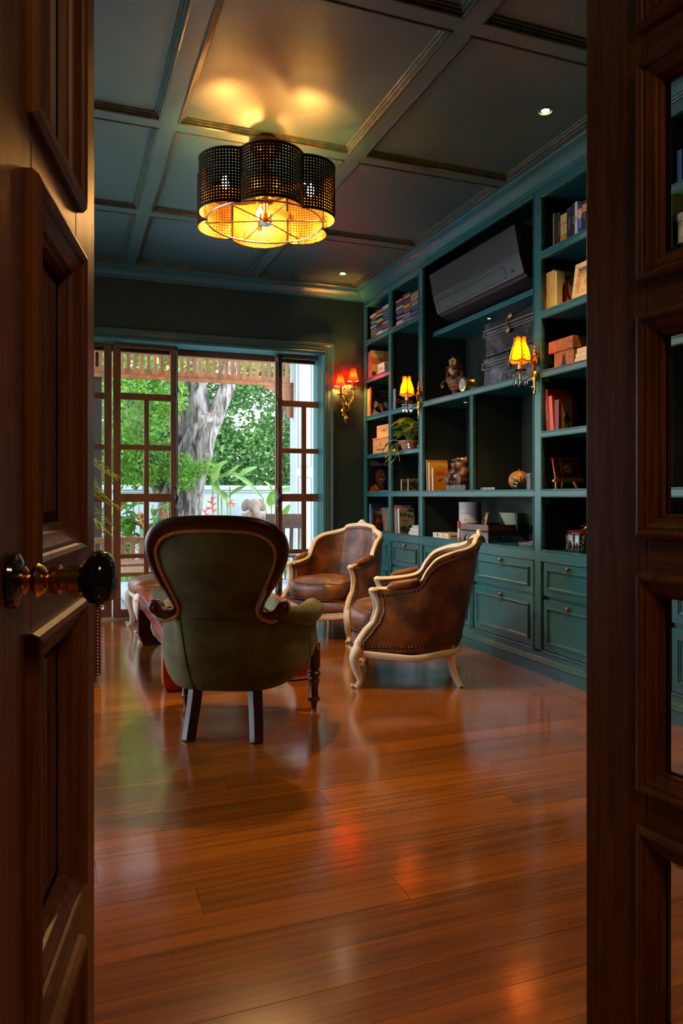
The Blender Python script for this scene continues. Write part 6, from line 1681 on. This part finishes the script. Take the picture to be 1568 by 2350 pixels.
MB().ell((.045, -.015, .205), (.050, .056, .048), 18, 14).build('head', bw_, br, smooth=True)
MB().ell((.0, .012, .195), (.028, .026, .022), 12, 9).build('muzzle', bw_, br, smooth=True)
MB().ell((-.024, .018, .202), (.010, .012, .009), 10, 8).build('nose', bwd, br, smooth=True)
for y_ in (.05, -.075): MB().ell((.045, y_ - .003, .236), (.010, .019, .020), 12, 8).build('ear', bw_, br, smooth=True)
MB().tube([(-.004 + .004 * math.cos(a), -.012 + .052 * math.sin(a), .228 + .006 * math.cos(a)) for a in [PI * (-.5 + k / 10) for k in range(11)]], [(.010, .008)] * 11, 6).build('goggle_strap', bwd, br, smooth=True)
t = thing('black_bottle', 'slim black bottle in the shadow behind the bear', 'bottle', (3.02, 4.80, 1.1365))
MB().lathe([(0, 0), (.032, 0), (.034, .01), (.034, .15), (.014, .19), (.012, .25), (.016, .252), (.016, .262), (0, .262)], 16).build('body', blackm, t, smooth=True)
# --- centre right: carved sphere, teapot, grey cylinders, carved case
wsph = M('carved_ball', (0.36, 0.16, 0.055), (0.07, 0.025, 0.012), sc=3.5, rough=.4, dist=3.2, lo=.47, hi=.55, detail=1)
t = thing('wooden_ball', 'striped carved wooden ball on the shelf behind the teapot', 'ball', (2.95, 4.33, 1.1365))
MB().ell((0, 0, .068), (.072, .072, .067), 28, 20).build('body', wsph, t, smooth=True); MB().lathe([(0, .134), (.004, .134), (.002, .150), (0, .150)], 8).build('stalk', bw_, t)
tp = thing('black_teapot', 'small black and brass teapot before the wooden ball', 'teapot', (2.855, 4.185, 1.1365))
MB().lathe([(0, 0), (.035, 0), (.045, .012), (.048, .03), (.040, .046), (0, .046)], 24).build('body', blackm, tp, smooth=True)
MB().lathe([(.041, .046), (.042, .052), (.030, .058), (.010, .064), (.006, .072), (.009, .078), (.004, .092), (0, .098)], 20).build('lid', brass, tp, smooth=True)
MB().tube(catmull([(0, .042, .03), (0, .062, .042), (0, .06, .056), (0, .04, .055)], 4), .004, 6).build('handle', brass, tp, smooth=True); MB().tube([(0, -.04, .02), (0, -.058, .035), (0, -.066, .048)], [.009, .006, .005], 8).build('spout', blackm, tp, smooth=True)
gcy = M('grey_pewter', (0.075, 0.08, 0.10), rough=.4, metal=.3)
for y_, x_, h, r, l in ((4.035, 2.85, .108, .036, 'short capped grey canister on the shelf'), (3.995, 2.93, .205, .026, 'tall capped grey canister on the shelf')):
    t = thing('grey_canister', l, 'canister', (x_, y_, 1.1365), 0, 'grey canisters')
    MB().lathe([(0, 0), (r, 0), (r, h * .72), (0, h * .72)], 24).build('body', gcy, t, smooth=True); MB().lathe([(0, h * .721), (r * 1.16, h * .721), (r * 1.16, h - .002), (r * 1.1, h), (0, h)], 24).build('cap', gcy, t, smooth=True)
t = thing('carved_case', 'flat dark case with carved silver edge lying on the shelf', 'case', (2.80, 4.50, 1.1365))
MB().box(0, .15, -.10, .085, .0, .022).build('body', cm('#1c120c'), t, bevel=.002); flatx(t, rc_(-.10, .085, .002, .020), 0, M('carved_silver', (0.06, 0.06, 0.065), (0.35, 0.34, 0.34), sc=120, rough=.4, metal=.5, lo=.48, hi=.55), 'carved_edge')
# --- bottom row of shelves
g = 'books beside the Thailand guide'
B('pale thin book at the corner of the lowest shelf', 2.775, 6.568, 6.580, .7625, .255, .17, '#8a8aa0', 0, None, None, .01, g)
o = B('blue-spined book with dark green cover on the lowest shelf', 2.775, 6.530, 6.566, .7625, .255, .172, '#10303a', 0, None, None, .01, g)
flatx(o, rc_(-.018, .018, .0, .255), -.0002, cm('#1c6a94'), 'spine_face'); text('BANGKOK', .014, inkw, o, (-.0015, 0, .13), SPINE_X)
o = B('brown-spined paperback before the Thailand guide', 2.775, 6.510, 6.528, .7625, .215, .16, '#6a4a3a', 0, None, None, .01, g)
o = B('dark guide book titled Thailand on the lowest corner shelf', 2.775, 6.470, 6.508, .7625, .215, .16, '#1a0f10', 0, None, None, .01, g)
yc = -.0196
for p_ in (rc_(.012, .15, .204, .208), rc_(.012, .15, .146, .149), rc_(.012, .015, .146, .208), rc_(.147, .15, .146, .208)): flat(o, p_, yc, inkr)
text('A guide to', .012, inkw, o, (.081, yc, .194), FACE_Y); text('THAILAND', .026, cm('#d8c08a'), o, (.081, yc, .176), FACE_Y); text('The Kingdom of Siam', .0095, inkw, o, (.081, yc, .158), FACE_Y)
flat(o, rc_(.015, .085, .0, .14), yc, cm('#2a1814')); flat(o, rc_(.095, .15, .09, .14), yc, cm('#1c3a5a'))
for cx_, c in ((.042, '#a8481c'), (.085, '#6a3a1c')):
    flat(o, [(cx_ - .022, .08), (cx_ - .012, .11), (cx_ - .004, .122), (cx_ + .004, .122), (cx_ + .012, .11), (cx_ + .022, .08)], yc - .001, cm(c)); flat(o, el(cx_, .128, .006, .008), yc - .001, cm(c))
flat(o, rc_(.02, .065, .02, .075), yc - .001, cm('#5a1c1c'))
o = B('leaning book with colourful cover beside the Thailand guide', 2.785, 6.24, 6.255, .7625, .235, .14, '#4a4440', math.radians(-17), None, None, .01, g)
flat(o, rc_(.004, .136, .004, .23), -.0076, M('painted_cover', (0.18, 0.32, 0.46), (0.60, 0.38, 0.26), sc=18, rough=.5))
g = 'books beside the Chiang Mai book'
for a, b_, h, d, c, l in ((6.030, 6.042, .235, .15, '#e07818', 'bright orange thin book on the lowest shelf'), (6.012, 6.026, .250, .16, '#b0688a', 'pink-spined thin book beside the orange one'), (5.990, 6.006, .215, .15, '#6aa0a8', 'pale teal book beside the pink one')):
    B(l, 2.79, a - .012, b_ - .012, .7625, h, d, c, math.radians(-4), None, None, .01, g)
o = B('white-spined illustrated Chiang Mai book', 2.79, 5.925, 5.955, .7625, .222, .15, '#c8c0a8', math.radians(-3), None, None, .01, g)
yc = -.0156
flat(o, rc_(.002, .148, .002, .22), yc + .0004, cm('#8a8468'))
text('Chiang', .026, inkd, o, (.052, yc - .001, .115), FACE_Y); text('Mai', .026, inkd, o, (.065, yc - .001, .090), FACE_Y)
sk = cm('#3a3424'); gs = cm('#3a4a20')
for p_, m_ in ((el(.022, .165, .016, .022), gs), (el(.060, .165, .016, .020), gs), ([(.037, .145), (.044, .145), (.0405, .215)], cm('#6a3a20')), (el(.105, .20, .034, .012), cm('#5a3a24')), (el(.10, .155, .018, .018), sk), ([(.118, .13), (.140, .13), (.142, .165), (.130, .16)], sk), (el(.045, .040, .038, .028), sk), (el(.115, .055, .030, .020), sk), (el(.075, .022, .06, .018), gs)): flat(o, p_, yc, m_)
B('dark green framed book behind the Chiang Mai book', 2.93, 5.70, 5.72, .7625, .225, .14, '#14241e', 0, None, None, .01, g)
for k, (w, c, l) in enumerate(((.105, '#c8c4c0', 'bottom white book of the stack on the lowest shelf'), (.09, '#c0bcc4', 'second white book of the stack on the lowest shelf'), (.065, '#8ab898', 'pale green book topping the stack on the lowest shelf'))):
    t = thing('book', l, 'book', (2.775, 5.605 - k * .012, .7625 + k * .031), 0, 'flat stack on the lowest shelf')
    MB().box(0, .13, -w, w, 0, .030 if k < 2 else .022).build('cover', cm(c), t, bevel=.0015)
t = thing('canister', 'tall white gift canister with fine print', 'canister', (2.96, 5.00, .7625))
MB().lathe([(0, 0), (.086, 0), (.086, .262), (0, .262)], 36).build('body', M('canister_white', (0.46, 0.43, 0.42), rough=.45), t, smooth=True)
MB().lathe([(0, .2622), (.088, .2622), (.088, .285), (.084, .287), (0, .287)], 36).build('lid', M('canister_lid', (0.46, 0.43, 0.42), rough=.45), t, smooth=True)
text('THE MACALLAN', .011, inkd, t, (-.075, -.045, .20), (PI / 2, 0, math.radians(-60))); text('12', .022, inkd, t, (-.075, -.045, .15), (PI / 2, 0, math.radians(-60)))
t = thing('game_box', 'flat printed game box on the lowest centre shelf', 'box', (2.80, 5.185, .7625))
MB().box(0, .17, -.130, .128, 0, .040).build('body', M('game_print', (0.70, 0.60, 0.45), (0.62, 0.40, 0.20), sc=40, rough=.5, lo=.55, hi=.6), t, bevel=.001)
flatx(t, [(.04, .034), (.062, .034), (.062, .022), (.051, .010), (.04, .022)], 0, cm('#2a56b0')); flatx(t, rc_(.085, .12, .012, .034), 0, cm('#b8d0c0')); text('JEUX', .012, inkd, t, (-.001, -.05, .02), FACE_X)
flat(t, rc_(.02, .11, .012, .026), -.130, cm('#8a2a2a'))
for y_, c1, c2, h, l, x_ in ((4.925, '#c8c8d0', '#c01c24', .145, 'red and white cigar tube standing on the shelf', 2.82), (4.878, '#c8b41c', '#c8b41c', .12, 'yellow cigar tube standing beside the red one', 2.835)):
    t = thing('cigar_tube', l, 'tube', (x_, y_, .7625), 0, 'cigar tubes')
    MB().lathe([(0, 0), (.0125, 0), (.0125, h * .6), (0, h * .6)], 16).build('body', cm(c1), t, smooth=True); MB().lathe([(0, h * .601), (.0128, h * .601), (.0128, h * .92), (.010, h * .98), (0, h)], 16).build('cap', cm(c2), t, smooth=True)
    if c2 == '#c01c24': text('X', .014, inky, t, (-.013, 0, h * .75), FACE_X); MB().lathe([(.0127, .006), (.0130, .008), (.0130, .014), (.0127, .016)], 16).build('band', cm(c2), t)
# carved low stand with what lies on it
cv = M('carved_rosewood', (0.10, 0.05, 0.045), (0.22, 0.15, 0.15), sc=90, rough=.45, lo=.45, hi=.6); cvd = M('dark_rosewood', (0.075, 0.022, 0.012), (0.05, 0.015, 0.009), sc=10, rough=.4)
t = thing('carved_stand', 'carved dark wooden tray stand on the lowest centre shelf', 'stand', (2.80, 4.68, .7625))
MB().box(0, .35, -.192, .192, .075, .085).build('tray', cvd, t)
for pr in ((0, .01, -.192, .192), (.34, .35, -.192, .192), (.01, .34, -.192, -.182), (.01, .34, .182, .192)): MB().box(*pr, .078, .128).build('tray_side', cv if pr[1] == .01 else cvd, t, bevel=.001)
arch = [(-.185, .078), (.185, .078), (.185, .0), (.155, .0), (.145, .03), (.115, .048), (.08, .05), (.03, .046), (.0, .060), (-.03, .046), (-.08, .05), (-.115, .048), (-.145, .03), (-.155, .0), (-.185, .0)]
MB().prism(arch[::-1], .006, .018, lambda a, b, h: (h, a, b)).build('arched_front', M('grey_rosewood', (0.16, 0.15, 0.16), (0.10, 0.09, 0.10), sc=14, rough=.45), t)
MB().prism([(a * .88 + .175, b) for a, b in arch], -.185, -.174, lambda a, b, h: (a, h, b)).build('arched_side', cvd, t)
for y_ in (-.18, .18): MB().box(.32, .345, y_ - .012, y_ + .012, 0, .078).build('leg', cvd, t)
f2 = thing('small_picture', 'small gold framed picture leaning on the carved stand', 'frame', (2.90, 4.70, .8480), math.radians(-18))
f2.rotation_euler = (0, math.radians(14), math.radians(-18))
MB().ring((-.062, .062, 0, .130), [(0, 0), (0, .012), (.012, .014), (.014, .004), (.016, 0)], lambda a, b, p: (-p, a, b)).build('frame', gilt, f2); MB().box(-.003, .003, -.048, .048, .014, .116).build('picture', cm('#b0a898'), f2)
MB().tube([(-.014 , .012 * math.cos(2 * PI * k / 16), .052 + .018 * math.sin(2 * PI * k / 16)) for k in range(16)], .004, 6, closed=True).build('oval_ring', ironm, f2)
ob = thing('open_book', 'open paperback standing upright on the carved stand', 'book', (3.055, 4.515, .8485), math.radians(0))
rows = []
for k in range(9):
    u = k / 8; rows.append([(lerp(-.02, .10, u) , -.03 + .02 * math.sin(u * PI), z) for z in (0, .125)])
MB().grid(rows).build('page_sheet', cm('#8a8660'), ob)
for k in range(5):
    u = k / 4; MB().add([(-.02 - .03 * u, -.03 + .06 * u, 0), (-.015, -.032, 0), (-.015, -.032, .122), (-.035 - .06 * u, -.02 + .10 * u, .128)], [(0, 1, 2, 3)]).build('page_sheet', cm('#b8b890' if k else '#8a9090'), ob)
text('mmm mmmm mm\nmm mmmm mmm\nmmmm mm mmm\nmmm mmm mmmm', .009, cm('#55523a'), ob, (.06, -.035, .07), (PI / 2, 0, 0), 'print') if False else None
t = thing('metal_dish', 'oval pewter dish with a matchbox at the shelf front', 'dish', (2.86, 4.06, .7625))
MB().lathe([(0, 0), (.075, 0), (.082, .006), (.085, .030), (.080, .031), (.076, .010), (0, .008)], 36, (0, 0, 0), None, (.75, 1.3)).build('body', M('pewter_dish', (0.22, 0.23, 0.27), (0.32, 0.33, 0.37), sc=30, rough=.35, metal=.7), t, smooth=True)
t = thing('matchbox', 'small brown matchbox in the pewter dish', 'matchbox', (2.86, 4.04, .771), math.radians(25))
MB().obox((0, 0, .018), (.018, 0, .004), (0, .034, 0), (-.002, 0, .008)).build('sleeve', cm('#4a2018'), t); MB().obox((-.0025, 0, .0265), (.014, 0, .003), (0, .028, 0), (0, 0, .0006)).build('label_panel', cm('#a89478'), t)
so = thing('wall_socket', 'grey wall socket and switch behind the open book', 'socket', (XBK - .001, 4.20, .90))
for k in range(2):
    p_ = MB().box(-.008, 0, -.085 + k * .088, -.001 + k * .088, -.045, .045).build('plate', M('socket_grey', (0.14, 0.16, 0.22), rough=.4), so, bevel=.002)
    MB().ring((-.070 + k * .088, -.016 + k * .088, -.03, .03), [(0, 0), (0, .001), (.003, .001), (.003, 0)], lambda a, b, p: (-.008 - p, a, b)).build('rocker', inkd, p_)
# ------------------------------------------------------------------ done
bpy.context.view_layer.update()
deps = bpy.context.evaluated_depsgraph_get()
for o, name, m, parent, loc, rot, sx_ in TEXTS:
    me = bpy.data.meshes.new_from_object(o.evaluated_get(deps)); me.name = name
    me.materials.clear(); me.materials.append(m)
    n_ = bpy.data.objects.new(name, me); COL.objects.link(n_)
    n_.location = loc; n_.rotation_euler = rot; n_.parent = parent; n_.scale = (sx_, 1, 1)
    bpy.data.objects.remove(o)
bpy.context.view_layer.update()
